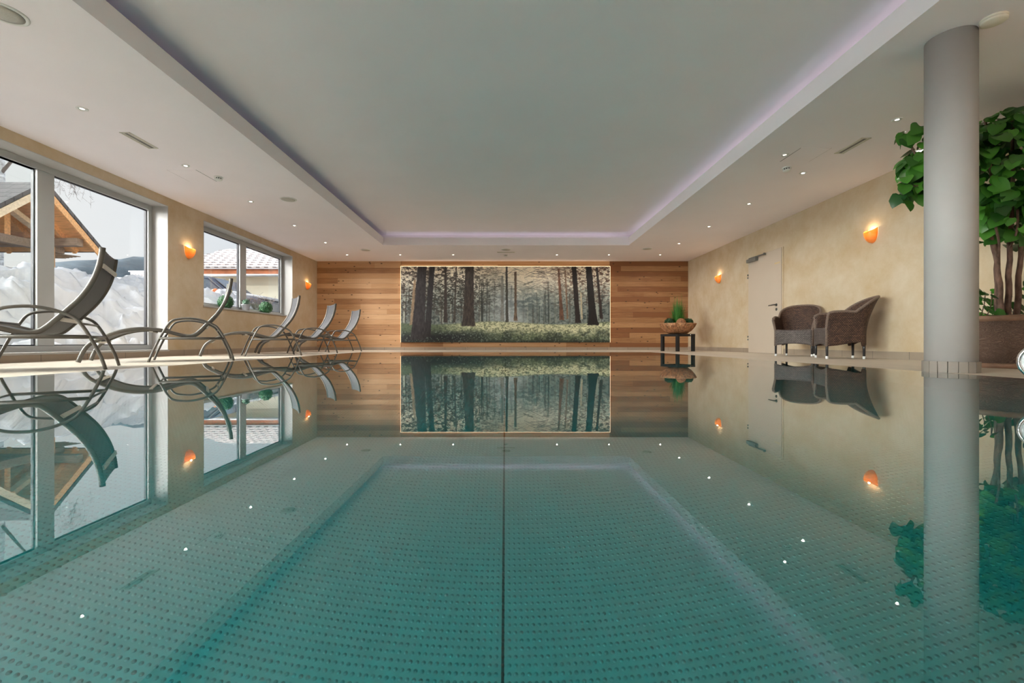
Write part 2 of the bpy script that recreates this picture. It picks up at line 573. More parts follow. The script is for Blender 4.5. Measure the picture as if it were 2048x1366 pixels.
# ------------------------------------------------------------------ mesh building
class MB:
    def __init__(self):
        self.v, self.f, self.uv, self.sm = [], [], {}, []

    def add(self, verts, faces, smooth=False, uvs=None):
        o = len(self.v)
        self.v += [tuple(p) for p in verts]
        for i, f in enumerate(faces):
            self.f.append(tuple(o + k for k in f))
            self.sm.append(smooth)
            if uvs is not None:
                self.uv[len(self.f) - 1] = [uvs[k] for k in f]
        return self

    def box(self, x0, x1, y0, y1, z0, z1):
        v = [(x0, y0, z0), (x1, y0, z0), (x1, y1, z0), (x0, y1, z0), (x0, y0, z1), (x1, y0, z1), (x1, y1, z1), (x0, y1, z1)]
        f = [(0, 3, 2, 1), (4, 5, 6, 7), (0, 1, 5, 4), (1, 2, 6, 5), (2, 3, 7, 6), (3, 0, 4, 7)]
        return self.add(v, f)

    def bar(self, a, b, w, h, up=(0, 0, 1)):
        """box section w x h from a to b"""
        a, b = Vector(a), Vector(b)
        d = (b - a).normalized()
        u = Vector(up)
        s = d.cross(u)
        if s.length < 1e-4:
            s = d.cross(Vector((1, 0, 0)))
        s.normalize()
        u = s.cross(d).normalized()
        v = []
        for p in (a, b):
            for (i, j) in ((-1, -1), (1, -1), (1, 1), (-1, 1)):
                v.append(p + s * (i * w / 2) + u * (j * h / 2))
        f = [(3, 2, 1, 0), (4, 5, 6, 7), (0, 1, 5, 4), (1, 2, 6, 5), (2, 3, 7, 6), (3, 0, 4, 7)]
        return self.add(v, f)

    def tube(self, pts, r, n=8, cap=True, flat=1.0, ref=(0, 1, 0)):
        """round tube along pts; r is a number or one per point; `flat` squeezes it along ref"""
        P = [Vector(p) for p in pts]
        rr = r if isinstance(r, (list, tuple)) else [r] * len(P)
        v = []
        ref = Vector(ref)
        for i, p in enumerate(P):
            d = (P[min(i + 1, len(P) - 1)] - P[max(i - 1, 0)]).normalized()
            s = ref - d * ref.dot(d)
            if s.length < 1e-3:
                s = Vector((1, 0, 0)) - d * d.x
                if s.length < 1e-3:
                    s = Vector((0, 0, 1)) - d * d.z
            s.normalize()
            t = d.cross(s)
            for k in range(n):
                a = 2 * PI * k / n
                v.append(p + s * (math.cos(a) * rr[i] * flat) + t * (math.sin(a) * rr[i]))
        f = []
        for i in range(len(P) - 1):
            for k in range(n):
                k2 = (k + 1) % n
                f.append((i * n + k, i * n + k2, (i + 1) * n + k2, (i + 1) * n + k))
        self.add(v, f, True)
        if cap:
            o = len(self.v) - len(v)
            self.f.append(tuple(o + k for k in reversed(range(n))))
            self.sm.append(False)
            o2 = o + (len(P) - 1) * n
            self.f.append(tuple(o2 + k for k in range(n)))
            self.sm.append(False)
        return self

    def lathe(self, prof, c=(0, 0, 0), n=24, smooth=True):
        """profile of (radius, z) turned about the vertical through c"""
        v, f = [], []
        for (r, z) in prof:
            for k in range(n):
                a = 2 * PI * k / n
                v.append((c[0] + r * math.cos(a), c[1] + r * math.sin(a), c[2] + z))
        m = len(prof)
        for i in range(m - 1):
            for k in range(n):
                k2 = (k + 1) % n
                f.append((i * n + k, i * n + k2, (i + 1) * n + k2, (i + 1) * n + k))
        if prof[0][0] > 1e-6:
            f.append(tuple(reversed(range(n))))
        if prof[-1][0] > 1e-6:
            f.append(tuple((m - 1) * n + k for k in range(n)))
        return self.add(v, f, smooth)

    def grid(self, rows, smooth=True, uvs=None, close_u=False):
        """quads over rows of points"""
        nr, nc = len(rows), len(rows[0])
        v = [p for r in rows for p in r]
        f = []
        for i in range(nr - 1):
            for j in range(nc if close_u else nc - 1):
                j2 = (j + 1) % nc
                f.append((i * nc + j, i * nc + j2, (i + 1) * nc + j2, (i + 1) * nc + j))
        u = [q for r in uvs for q in r] if uvs else None
        return self.add(v, f, smooth, u)

    def slab(self, poly, d):
        """polygon (3-D points, in order) given a thickness vector d"""
        n = len(poly)
        d = Vector(d)
        a = [Vector(p) for p in poly]
        v = a + [p + d for p in a]
        f = [tuple(reversed(range(n))), tuple(n + k for k in range(n))]
        for k in range(n):
            k2 = (k + 1) % n
            f.append((k, k2, n + k2, n + k))
        return self.add(v, f)

    def build(self, name, m, parent=None, bevel=0.0, solid=0.0, seg=2):
        me = bpy.data.meshes.new(name)
        me.from_pydata([tuple(p) for p in self.v], [], self.f)
        me.polygons.foreach_set('use_smooth', self.sm)
        if self.uv:
            ul = me.uv_layers.new(name='UVMap')
            for pi, us in self.uv.items():
                for li, q in zip(me.polygons[pi].loop_indices, us):
                    ul.data[li].uv = q
        me.update()
        me.materials.append(MATS[m] if isinstance(m, str) else m)
        o = bpy.data.objects.new(name, me)
        COL.objects.link(o)
        if parent:
            o.parent = parent
        if solid:
            s = o.modifiers.new('thickness', 'SOLIDIFY')
            s.thickness = solid
            s.offset = 0
        if bevel:
            b = o.modifiers.new('soft_edges', 'BEVEL')
            b.width = bevel
            b.segments = seg
            b.limit_method = 'ANGLE'
        return o


def tag(o, label=None, cat=None, group=None, kind=None):
    if label:
        o['label'] = label
    if cat:
        o['category'] = cat
    if group:
        o['group'] = group
    if kind:
        o['kind'] = kind
    return o


def thing(name, label, cat, loc=(0, 0, 0), rz=0.0, group=None):
    o = bpy.data.objects.new(name, None)
    o.empty_display_size = 0.1
    COL.objects.link(o)
    o.location = loc
    o.rotation_euler = (0, 0, rz)
    return tag(o, label, cat, group)


def struct(o, label=None):
    return tag(o, label, kind='structure')


def dup(root, loc, rz=None, label=None, scale=None):
    """a copy of a thing with copies of its parts and sub-parts"""
    r = root.copy()
    COL.objects.link(r)
    r.location = loc
    if rz is not None:
        r.rotation_euler = (0, 0, rz)
    if scale is not None:
        r.scale = scale
    if label:
        r['label'] = label

    def kids(src, dst):
        for ch in [o for o in ALL() if o.parent == src]:
            c = ch.copy()
            COL.objects.link(c)
            c.parent = dst
            kids(ch, c)
    kids(root, r)
    return r


def ALL():
    return list(COL.objects)


DECK = -0.02
CEIL = 2.43
XL, XR, YF, YB = -5.22, 5.03, 12.43, -3.5

# ------------------------------------------------------------------ room shell
W1 = (-2.80, 6.95, 0.08, 2.30)      # big window opening in the left wall: y0, y1, z0, z1
W2 = (7.765, 11.0, 0.83, 2.30)
WT = 0.34                           # wall thickness
b = MB()
b.box(XL - WT, XL, YB, W1[0], -0.3, 2.95)
b.box(XL - WT, XL, W1[0], W1[1], -0.3, W1[2])
b.box(XL - WT, XL, W1[0], W1[1], W1[3], 2.95)
b.box(XL - WT, XL, W1[1], W2[0], -0.3, 2.95)
b.box(XL - WT, XL, W2[0], W2[1], -0.3, W2[2])
b.box(XL - WT, XL, W2[0], W2[1], W2[3], 2.95)
b.box(XL - WT, XL, W2[1], YF + 0.2, -0.3, 2.95)
struct(b.build('wall_left', 'plaster'))
struct(MB().box(XR, XR + 0.25, YB - 0.2, YF + 0.2, -0.3, 2.95).build('wall_right', 'plaster'))
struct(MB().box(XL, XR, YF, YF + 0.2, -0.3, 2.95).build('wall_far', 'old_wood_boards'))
b = MB()
W3 = (0.6, 4.4, 0.0, 2.30)
b.box(XL, W3[0], YB - 0.2, YB, -0.3, 2.95)
b.box(W3[1], XR, YB - 0.2, YB, -0.3, 2.95)
b.box(W3[0], W3[1], YB - 0.2, YB, W3[3], 2.95)
b.box(W3[0], W3[1], YB - 0.2, YB, -0.3, W3[2] - 0.02)
struct(b.build('wall_back', 'plaster'))

CX, CY0, CY1 = 2.83, 0.2, 10.4       # coffer opening
b = MB()
b.box(XL, -CX, YB, YF, CEIL, CEIL + 0.03)
b.box(CX, XR, YB, YF, CEIL, CEIL + 0.03)
b.box(-CX, CX, CY1, YF, CEIL, CEIL + 0.03)
b.box(-CX, CX, YB, CY0, CEIL, CEIL + 0.03)
LT = CEIL + 0.185                    # top of the upstand around the coffer
for (x0, x1, y0, y1) in ((-CX - 0.04, -CX, CY0 - 0.04, CY1 + 0.04), (CX, CX + 0.04, CY0 - 0.04, CY1 + 0.04), (-CX, CX, CY1, CY1 + 0.04), (-CX, CX, CY0 - 0.04, CY0)):
    b.box(x0, x1, y0, y1, CEIL + 0.03, LT)
# small ledge running round the foot of the upstand
b.box(-CX, CX, CY1 - 0.03, CY1, CEIL, CEIL + 0.06)
# outer wall of the light cove and the raised field
CB = CX + 0.26
TOPC = CEIL + 0.30
for (x0, x1, y0, y1) in ((-CB - 0.05, -CB, CY0 - 0.3, CY1 + 0.3), (CB, CB + 0.05, CY0 - 0.3, CY1 + 0.3), (-CB, CB, CY1 + 0.26, CY1 + 0.31), (-CB, CB, CY0 - 0.31, CY0 - 0.26)):
    b.box(x0, x1, y0, y1, CEIL + 0.03, TOPC)
b.box(-CB - 0.05, CB + 0.05, CY0 - 0.31, CY1 + 0.31, TOPC, TOPC + 0.1)
struct(b.build('ceiling', 'ceiling_white'))

b = MB()
PX, PY0, PY1 = 2.85, -0.15, 8.82     # outside of the pool basin
b.box(XL - WT, -PX, YB - 0.2, YF + 0.2, -0.3, DECK)
b.box(PX, XR + 0.25, YB - 0.2, YF + 0.2, -0.3, DECK)
b.box(-PX, PX, PY1, YF + 0.2, -0.3, DECK)
b.box(-PX, PX, YB - 0.2, PY0, -0.3, DECK)
struct(b.build('floor', 'deck_stone'), 'pale stone plank deck around the pool')

PD = -1.08
b = MB()
b.box(-PX, -2.70, PY0, PY1, -1.3, -0.004)
b.box(2.70, PX, PY0, PY1, -1.3, -0.004)
b.box(-2.70, 2.70, 8.66, PY1, -1.3, -0.004)
b.box(-2.70, 2.70, PY0, 0.0, -1.3, -0.004)
bas = struct(b.build('pool_basin', 'steel'), 'stainless steel swimming pool basin')
MB().box(-2.70, 2.70, 0.0, 8.66, -1.3, PD).build('basin_bottom', 'embossed_steel', bas)
wt = MB().box(-2.84, 2.84, -0.14, 8.81, -1.2, 0.0).build('pool_water', 'pool_water')
tag(wt, 'still green water filling the swimming pool', 'water', kind='structure')

struct(MB().box(XL, XL + 0.012, YB, YF, DECK, 0.075).build('baseboard_left', 'skirting_tile_side'))
b = MB()
b.box(XR - 0.012, XR, YB, 8.17, DECK, 0.075)
b.box(XR - 0.012, XR, 9.32, YF, DECK, 0.075)
struct(b.build('baseboard_right', 'skirting_tile_side'))
struct(MB().box(XL, XR, YF - 0.014, YF, DECK, 0.055).build('baseboard_far', 'skirting_tile'))


def empty_struct(name, label=None):
    o = bpy.data.objects.new(name, None)
    COL.objects.link(o)
    return tag(o, label, kind='structure')


def window_x(name, W, mull, mw, label):
    """window in the left wall: white reveal, frame, mullions (y centres), one pane between each two, sill"""
    root = empty_struct(name, label)
    y0, y1, z0, z1 = W
    xf, xb = XL - 0.24, XL - 0.31    # room face and outer face of the frame
    t = 0.008
    r = MB()
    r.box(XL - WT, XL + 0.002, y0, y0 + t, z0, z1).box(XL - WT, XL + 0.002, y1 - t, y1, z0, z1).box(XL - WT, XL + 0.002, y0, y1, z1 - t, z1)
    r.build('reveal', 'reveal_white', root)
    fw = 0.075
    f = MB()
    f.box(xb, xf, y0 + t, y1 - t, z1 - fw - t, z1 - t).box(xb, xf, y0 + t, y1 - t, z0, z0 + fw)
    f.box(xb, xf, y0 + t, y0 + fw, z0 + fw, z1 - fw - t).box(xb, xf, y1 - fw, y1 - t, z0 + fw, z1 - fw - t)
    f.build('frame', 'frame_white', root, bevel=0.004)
    edges = [y0 + fw]
    for yc in mull:
        MB().box(xb, xf + 0.004, yc - mw / 2, yc + mw / 2, z0 + fw, z1 - fw - t).build('mullion', 'frame_white', root, bevel=0.006)
        edges += [yc - mw / 2, yc + mw / 2]
    edges.append(y1 - fw)
    xg = (xf + xb) / 2 - 0.015
    for k in range(0, len(edges), 2):
        a, c = edges[k], edges[k + 1]
        g = MB()
        w = 0.012
        zb, zt = z0 + fw, z1 - fw - t
        for (p, q, s, u) in ((a, a + w, zb, zt), (c - w, c, zb, zt), (a, c, zb, zb + w), (a, c, zt - w, zt)):
            g.box(xg - 0.012, xg + 0.02, p, q, s, u)
        g.build('gasket', 'frame_gasket', root)
        MB().box(xg - 0.003, xg + 0.003, a, c, zb, zt).build('pane', 'window_glass', root)
    s = MB()
    s.box(xb, XL + 0.018, y0 - 0.01, y1 + 0.01, z0 - 0.022, z0 + 0.004)
    s.build('sill', 'reveal_white', root, bevel=0.004)
    return root


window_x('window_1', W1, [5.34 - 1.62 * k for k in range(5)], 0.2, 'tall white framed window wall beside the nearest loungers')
window_x('window_2', W2, [9.345], 0.22, 'raised white framed window with plants on its sill')
root = empty_struct('window_fill', 'unseen glazing behind the camera, added for fill light')  # unseen back glazing, added to let in fill light
f = MB()
f.box(W3[0], W3[1], YB - 0.14, YB - 0.07, W3[3] - 0.08, W3[3]).box(W3[0], W3[1], YB - 0.14, YB - 0.07, W3[2] - 0.02, W3[2] + 0.06)
for k in range(6):
    x = W3[0] + (W3[1] - W3[0] - 0.09) * k / 5
    f.box(x, x + 0.09, YB - 0.14, YB - 0.07, 0.06, W3[3] - 0.08)
f.build('frame', 'frame_white', root)
for k in range(5):
    x = W3[0] + (W3[1] - W3[0] - 0.09) * k / 5
    MB().box(x + 0.09, x + (W3[1] - W3[0] - 0.09) / 5, YB - 0.108, YB - 0.102, 0.06, W3[3] - 0.08).build('pane', 'window_glass', root)
portal((XL - 0.36, (W1[0] + W1[1]) / 2, 1.19), (0, R(-90), 0), 2.2, W1[1] - W1[0])
portal((XL - 0.36, (W2[0] + W2[1]) / 2, 1.565), (0, R(-90), 0), 1.45, W2[1] - W2[0])
portal((2.5, YB - 0.22, 1.15), (R(90), 0, 0), 3.8, 2.3)

# door in the right wall
DY0, DY1, DZ = 8.19, 9.30, 1.92
door = empty_struct('door_1', 'plain beige flush door behind the wicker chairs')
MB().box(XR - 0.006, XR + 0.01, DY0 - 0.03, DY1 + 0.006, DECK, DZ + 0.006).build('door_frame', 'door_gap', door)
MB().box(XR - 0.016, XR, DY0 - 0.045, DY0 - 0.012, DECK, DZ + 0.006).build('door_stop', 'plaster', door)
lf = MB().box(XR - 0.022, XR, DY0, DY1, DECK + 0.005, DZ).build('door_leaf', 'door_paint', door, bevel=0.002)
hz, hy = 0.89, 8.33
h = MB().tube([(XR - 0.02, hy, hz), (XR - 0.075, hy, hz), (XR - 0.078, hy + 0.03, hz), (XR - 0.075, hy + 0.16, hz - 0.004)], 0.011)
h.tube([(XR - 0.018, hy, hz), (XR - 0.03, hy, hz)], 0.028, 16)
h.build('handle', 'door_steel', door)
MB().tube([(XR - 0.018, hy, hz - 0.085), (XR - 0.03, hy, hz - 0.085)], 0.026, 16).build('key_rosette', 'door_steel', door)
for z in (1.55, 0.28):
    MB().tube([(XR - 0.03, DY1 + 0.004, z + 0.012), (XR - 0.03, DY1 + 0.004, z + 0.045)], 0.012).tube([(XR - 0.03, DY1 + 0.004, z - 0.045), (XR - 0.03, DY1 + 0.004, z - 0.012)], 0.012).build('hinge', 'door_steel', door)
cl = MB().box(XR - 0.085, XR - 0.022, 8.93, 9.27, 1.82, 1.89).build('door_closer', 'closer_grey', door, bevel=0.006)
MB().bar((XR - 0.075, 9.17, 1.895), (XR - 0.06, 8.66, 1.895), 0.03, 0.018).tube([(XR - 0.06, 8.66, 1.88), (XR - 0.06, 8.66, 1.915)], 0.022, 12).build('closer_arm', 'door_steel', cl)
MB().box(XR - 0.024, XR - 0.021, 8.23, 8.39, 1.645, 1.675).build('sticker', 'sticker', door)

# round column at the pool's edge
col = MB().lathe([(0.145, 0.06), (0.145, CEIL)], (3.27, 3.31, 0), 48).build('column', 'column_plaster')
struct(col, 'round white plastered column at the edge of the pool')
NT = 18
for k in range(NT):
    a0, a1 = 2 * PI * (k + 0.03) / NT, 2 * PI * (k + 0.97) / NT
    poly = [(3.27 + 0.158 * math.cos(a0), 3.31 + 0.158 * math.sin(a0), DECK), (3.27 + 0.158 * math.cos(a1), 3.31 + 0.158 * math.sin(a1), DECK),
            (3.27 + 0.146 * math.cos(a1), 3.31 + 0.146 * math.sin(a1), DECK), (3.27 + 0.146 * math.cos(a0), 3.31 + 0.146 * math.sin(a0), DECK)]
    if k == 0:
        tl = MB()
    tl.slab(poly, (0, 0, 0.08))
tl.build('base_tiles', 'column_tile', col)
MB().lathe([(0.147, DECK), (0.147, 0.058)], (3.27, 3.31, 0), 48).build('base_core', 'slot_dark', col)

# hidden light strips in the cove round the coffer
for (x0, x1, y0, y1) in ((-CX - 0.20, -CX - 0.175, CY0, CY1), (CX + 0.20, CX + 0.225, CY0, CY1), (-CX, CX, CY1 + 0.20, CY1 + 0.225)):
    s = MB().box(x0, x1, y0, y1, CEIL + 0.035, CEIL + 0.05).build('trim_1', 'cove_led_blue' if x1 < -CX + 0.01 else 'cove_led')
    struct(s, 'light strip hidden in the ceiling cove')


# ------------------------------------------------------------------ the forest mural
def vnoise(w, h, fx, fy, seed):
    g = np.random.default_rng(seed).random((int(fy) + 3, int(fx) + 3))
    ys = np.linspace(0, fy, h)
    xs = np.linspace(0, fx, w)
    yi, xi = ys.astype(int), xs.astype(int)
    ty, tx = ys - yi, xs - xi
    ty, tx = ty * ty * (3 - 2 * ty), tx * tx * (3 - 2 * tx)
    a = g[np.ix_(yi, xi)]
    b_ = g[np.ix_(yi, xi + 1)]
    c = g[np.ix_(yi + 1, xi)]
    d = g[np.ix_(yi + 1, xi + 1)]
    top = a + (b_ - a) * tx[None, :]
    bot = c + (d - c) * tx[None, :]
    return top + (bot - top) * ty[:, None]


def fbm(w, h, fx, fy, seed, oct=4):
    r = np.zeros((h, w))
    amp, tot = 1.0, 0.0
    for k in range(oct):
        r += amp * vnoise(w, h, fx * 2 ** k, fy * 2 ** k, seed + 17 * k)
        tot += amp
        amp *= 0.6
    return r / tot


def paint_forest(w, h):
    """u to the right, v downwards, both 0..1; picture pixels run 418 x 152"""
    U, V = np.meshgrid(np.linspace(0, 418, w), np.linspace(0, 152, h))
    rng = np.random.default_rng(5)
    img = np.zeros((h, w, 3))

    def blend(mask, c):
        m_ = np.clip(mask, 0, 1)[..., None]
        img[:] = img * (1 - m_) + np.asarray(c, float) * m_
    # pale sky behind, warm at the top, bluish lower down
    t = np.clip(V / 105, 0, 1)[..., None]
    img[:] = np.array([255, 240, 214]) * (1 - t) + np.array([176, 192, 188]) * t
    # far tree mass: dense at the sides and in the lower middle, open towards the light
    n1 = fbm(w, h, 30, 14, 1)
    n2 = fbm(w, h, 110, 60, 2)
    side = np.clip(np.abs(U - 222) / 150, 0.0, 1)
    wood = np.clip((V - 34) / 55, 0, 1) * (0.45 + 0.5 * side) + (n1 - 0.5) * 0.9
    blend(np.clip(wood, 0, 0.85), (106, 114, 110))
    blend(np.clip((n2 - 0.5) * 6, 0, 1) * np.clip((V - 14) / 60, 0.0, 0.85) * (0.35 + 0.65 * side) * (V < 118), (46, 58, 58))
    # thin far trunks
    for k in range(90):
        x = rng.uniform(0, 418)
        wd_ = rng.uniform(0.5, 1.3)
        top = rng.uniform(30, 80)
        mk = np.exp(-((U - x - (V - 110) * rng.uniform(-0.02, 0.02)) / wd_) ** 2) * (V > top) * (V < rng.uniform(110, 120))
        c = [(150, 160, 150), (40, 48, 46), (58, 50, 44), (176, 176, 160)][k % 4]
        blend(mk * 0.7, c)
    # the shaft of mist
    sh = np.exp(-((U - 212 - (V - 80) * 0.18) / (20 + 0.10 * V)) ** 2) * np.clip((V - 20) / 50, 0, 1) * np.clip((128 - V) / 20, 0, 1)
    blend(sh * 0.8, (206, 214, 218))
    sh2 = np.exp(-((U - 258) / 34) ** 2) * np.clip((60 - V) / 50, 0, 1)
    blend(sh2 * 0.85, (255, 240, 214))
    # ground
    hor = 112 + 3 * np.sin(U / 40) - 0.00 * U
    gm = np.clip((V - hor) / 3, 0, 1)
    g1 = fbm(w, h, 60, 34, 3)
    g2 = fbm(w, h, 150, 80, 4)
    blend(gm, (84, 98, 74))
    lit = np.clip((U - 60) / 120, 0.0, 1) * np.exp(-((V - 119 - 0.03 * (U - 200) * (U > 200)) / 13) ** 2)
    blend(gm * np.clip(lit * 1.3 * (0.45 + g1), 0, 0.95), (206, 206, 166))
    blend(gm * np.clip((g2 - 0.5) * 5, 0, 1) * 0.6, (50, 62, 46))
    blend(gm * np.clip((0.45 - g2) * 6, 0, 1) * np.clip(lit + 0.25 * (U > 180), 0, 1), (226, 226, 190))
    g3 = fbm(w, h, 24, 10, 13)
    dark = gm * np.clip((V - 128 + (U - 60) * 0.02) / 12, 0, 1) * np.clip((215 - U) / 110, 0.0, 1)
    blend(dark * 0.93, (14, 19, 24))
    blend(gm * np.clip((g3 - 0.46) * 6, 0, 1) * np.clip((V - 122) / 10, 0, 1) * 0.62, (30, 40, 34))
    edge_ = gm * np.clip((V - 146) / 4, 0, 1)
    blend(edge_ * 0.7, (26, 32, 26))
    blend(gm * np.clip((fbm(w, h, 200, 60, 9) - 0.62) * 10, 0, 1) * (V > 128) * 0.7, (150, 164, 150))

    def trunk(xt0, xt1, xb0, xb1, vt, vb, c, a=1.0, flare=0.0, tex=0.25, seed=0):
        s = np.clip((V - vt) / (vb - vt), 0, 1)
        l = xt0 + (xb0 - xt0) * s - flare * s ** 8
        r = xt1 + (xb1 - xt1) * s + flare * s ** 8
        edge = (fbm(w, h, 100, 60, 40 + seed) - 0.5) * 2.0
        mk = np.clip((U - l + edge) / 0.8, 0, 1) * np.clip((r + edge - U) / 0.8, 0, 1) * (V >= vt) * np.clip((vb + 3 * (fbm(w, h, 120, 4, 90) - 0.5) - V) / 1.5, 0, 1)
        bark = 1 + tex * (fbm(w, h, 260, 24, 60 + seed) - 0.5) * 4
        m_ = (mk * a)[..., None]
        img[:] = img * (1 - m_) + np.asarray(c, float) * np.clip(bark, 0.2, 2)[..., None] * m_
    # foliage hanging in from the sides, brownish against the light
    f1 = fbm(w, h, 70, 46, 21)
    f2 = fbm(w, h, 170, 90, 22)
    leafy = np.clip((0.7 * f1 + 0.5 * f2 - 0.56) * 9, 0, 1)
    left = np.clip((215 - U) / 90, 0, 1) * np.clip((112 - V) / 30, 0, 1)
    right = np.clip((U - 268) / 90, 0, 1) * np.clip((86 - V) / 60, 0, 1)
    blend(leafy * left * 0.86, (52, 44, 38))
    blend(leafy * right * 0.86, (84, 58, 46))
    mid = np.exp(-((U - 110) / 75) ** 2) * np.exp(-((V - 58) / 34) ** 2)
    blend(np.clip((f2 - 0.42) * 5, 0, 1) * mid * 0.8, (40, 46, 40))
    bl = np.exp(-((U - 258) / 60) ** 2) * np.exp(-((V - 72) / 26) ** 2)
    blend(np.clip((f1 - 0.34) * 4, 0, 1) * bl * 0.75, (84, 98, 100))
    # twigs: many thin drooping strokes
    for k in range(620):
        x0 = rng.uniform(0, 418)
        if 205 < x0 < 262 and rng.random() < 0.55:
            continue
        y0 = rng.uniform(-4, 78) * (1.0 if x0 < 190 or x0 > 300 else 0.6)
        L = rng.uniform(6, 22)
        d = rng.choice((-1, 1))
        xa, xb_ = (x0, x0 + d * L)
        lo, hi = min(xa, xb_), max(xa, xb_)
        i0, i1 = int(max(0, lo / 418 * w)), int(min(w, hi / 418 * w + 1))
        if i1 - i0 < 2:
            continue
        sl = np.s_[:, i0:i1]
        yy = y0 + np.abs(U[sl] - x0) * rng.uniform(-0.12, 0.45) + (U[sl] - x0) ** 2 * rng.uniform(0.0, 0.012)
        mk = np.exp(-((V[sl] - yy) / rng.uniform(0.22, 0.48)) ** 2) * (V[sl] < 106)
        m_ = (mk * 0.62)[..., None]
        c = np.array((58, 40, 34)) if x0 > 280 or x0 < 60 else np.array((40, 40, 36))
        img[sl] = img[sl] * (1 - m_) + c * m_
    # trunks, from the far ones to the near ones
    trunk(200, 205, 199, 206, 18, 110, (122, 122, 114), 0.75, 1, 0.2, 1)
    trunk(226.5, 231.5, 226.5, 232, 10, 110, (104, 86, 70), 0.95, 2, 0.25, 2)
    trunk(208.8, 213.6, 209.5, 215, 0, 112, (66, 66, 60), 0.95, 1, 0.2, 3)
    trunk(313, 317.5, 317.5, 326, 4, 108, (108, 74, 56), 0.95, 1.5, 0.25, 4)
    trunk(327, 330, 331, 335.5, 8, 106, (124, 96, 76), 0.85, 0.5, 0.2, 5)
    trunk(358, 361.5, 360, 364, 52, 106, (190, 176, 146), 0.9, 0, 0.1, 6)
    trunk(25.5, 30.5, 17, 25, 26, 118, (146, 122, 96), 0.9, 0.5, 0.2, 7)
    trunk(10.5, 12.5, 7, 9.5, 44, 116, (46, 40, 36), 0.9, 0, 0.2, 8)
    trunk(87, 91.5, 85, 93, 0, 113, (48, 38, 34), 0.95, 1, 0.3, 9)
    trunk(109, 112.5, 104.5, 109, 0, 113, (52, 44, 38), 0.9, 0.5, 0.3, 10)
    trunk(389, 394, 398, 404, 2, 106, (44, 34, 32), 0.97, 1, 0.3, 11)
    trunk(340.5, 351, 349.5, 359, 0, 114, (36, 28, 27), 0.98, 2, 0.3, 12)
    trunk(128.5, 146, 123.5, 146, 0, 120, (54, 46, 41), 0.98, 4, 0.35, 13)
    trunk(57, 68, 46, 58.5, 0, 142, (34, 31, 33), 0.99, 2, 0.35, 14)
    trunk(33.5, 51.5, 20, 47, 0, 148, (42, 38, 40), 1.0, 4, 0.35, 15)
    trunk(369, 381.5, 376.5, 392.5, 0, 118, (24, 20, 21), 1.0, 5, 0.3, 16)
    img[:] *= (0.92 + 0.16 * fbm(w, h, 300, 110, 80, 2))[..., None]
    s = np.clip(img / 255.0, 0, 1)
    return np.where(s <= 0.04045, s / 12.92, ((s + 0.055) / 1.055) ** 2.4)


MX0, MX1, MZ0, MZ1 = -2.90, 2.87, 0.19, 2.286
GW, GH = 760, 276
pic = paint_forest(GW, GH)
mural = thing('forest_mural', 'wide backlit photo mural of a misty forest on the far wood wall', 'picture', (0, YF, MZ0))
xs = np.linspace(MX0 + 0.012, MX1 - 0.012, GW)
zs = np.linspace(MZ1 - MZ0 - 0.012, 0.0, GH)
gx, gz = np.meshgrid(xs, zs)
vv = np.stack([gx.ravel(), np.full(gx.size, -0.062), gz.ravel()], 1)
ii = np.arange(GH * GW).reshape(GH, GW)
ff = np.stack([ii[1:, :-1].ravel(), ii[1:, 1:].ravel(), ii[:-1, 1:].ravel(), ii[:-1, :-1].ravel()], 1)
me = bpy.data.meshes.new('photo_panel')
me.from_pydata(vv.tolist(), [], ff.tolist())
ca = me.color_attributes.new('print', 'FLOAT_COLOR', 'POINT')
cc = np.ones((GH * GW, 4), np.float32)
cc[:, :3] = pic.reshape(-1, 3)
ca.data.foreach_set('color', cc.ravel())
mm, nt_, pp = new_mat('photo_print')
at = N(nt_, 'ShaderNodeAttribute', attribute_name='print')
nt_.links.new(at.outputs['Color'], pp.inputs['Base Color'])
pp.inputs['Roughness'].default_value = 0.5
me.materials.append(mm)
po = bpy.data.objects.new('photo_panel', me)
COL.objects.link(po)
po.parent = mural
MB().box(MX0 + 0.012, MX1 - 0.012, -0.060, -0.02, 0.0, MZ1 - MZ0 - 0.012).build('backing_board', 'plastic_white', mural)
b = MB()
b.box(MX0, MX0 + 0.010, -0.052, -0.004, 0.0, MZ1 - MZ0).box(MX1 - 0.010, MX1, -0.052, -0.004, 0.0, MZ1 - MZ0)
b.box(MX0, MX1, -0.052, -0.004, MZ1 - MZ0 - 0.010, MZ1 - MZ0)
b.build('light_strip', 'mural_led', mural)

# ------------------------------------------------------------------ ceiling fittings
def downlight(name, label, loc, lit, group):
    t = thing(name, label, 'ceiling light', loc, 0, group)
    MB().lathe([(0.046, 0.0), (0.046, -0.006), (0.038, -0.008), (0.034, -0.001)], (0, 0, 0), 20).build('trim_ring', 'plastic_white', t)
    MB().lathe([(0.020, -0.003), (0.034, -0.0015)], (0, 0, 0), 20).build('reflector', 'steel', t)
    MB().lathe([(0.0, -0.004), (0.020, -0.003)], (0, 0, 0), 16).build('lens', 'lamp_glow' if lit else 'lamp_dim', t)
    ld = bpy.data.lights.new('spot_light', 'SPOT')
    ld.energy = 15 if lit else 5
    ld.color = (1.0, 0.93, 0.85)
    ld.spot_size = R(165)
    ld.spot_blend = 1.0
    ld.shadow_soft_size = 0.009
    lo = bpy.data.objects.new('spot_light', ld)
    COL.objects.link(lo)
    lo.parent = t
    lo.location = (0, 0, -0.012)
    return t


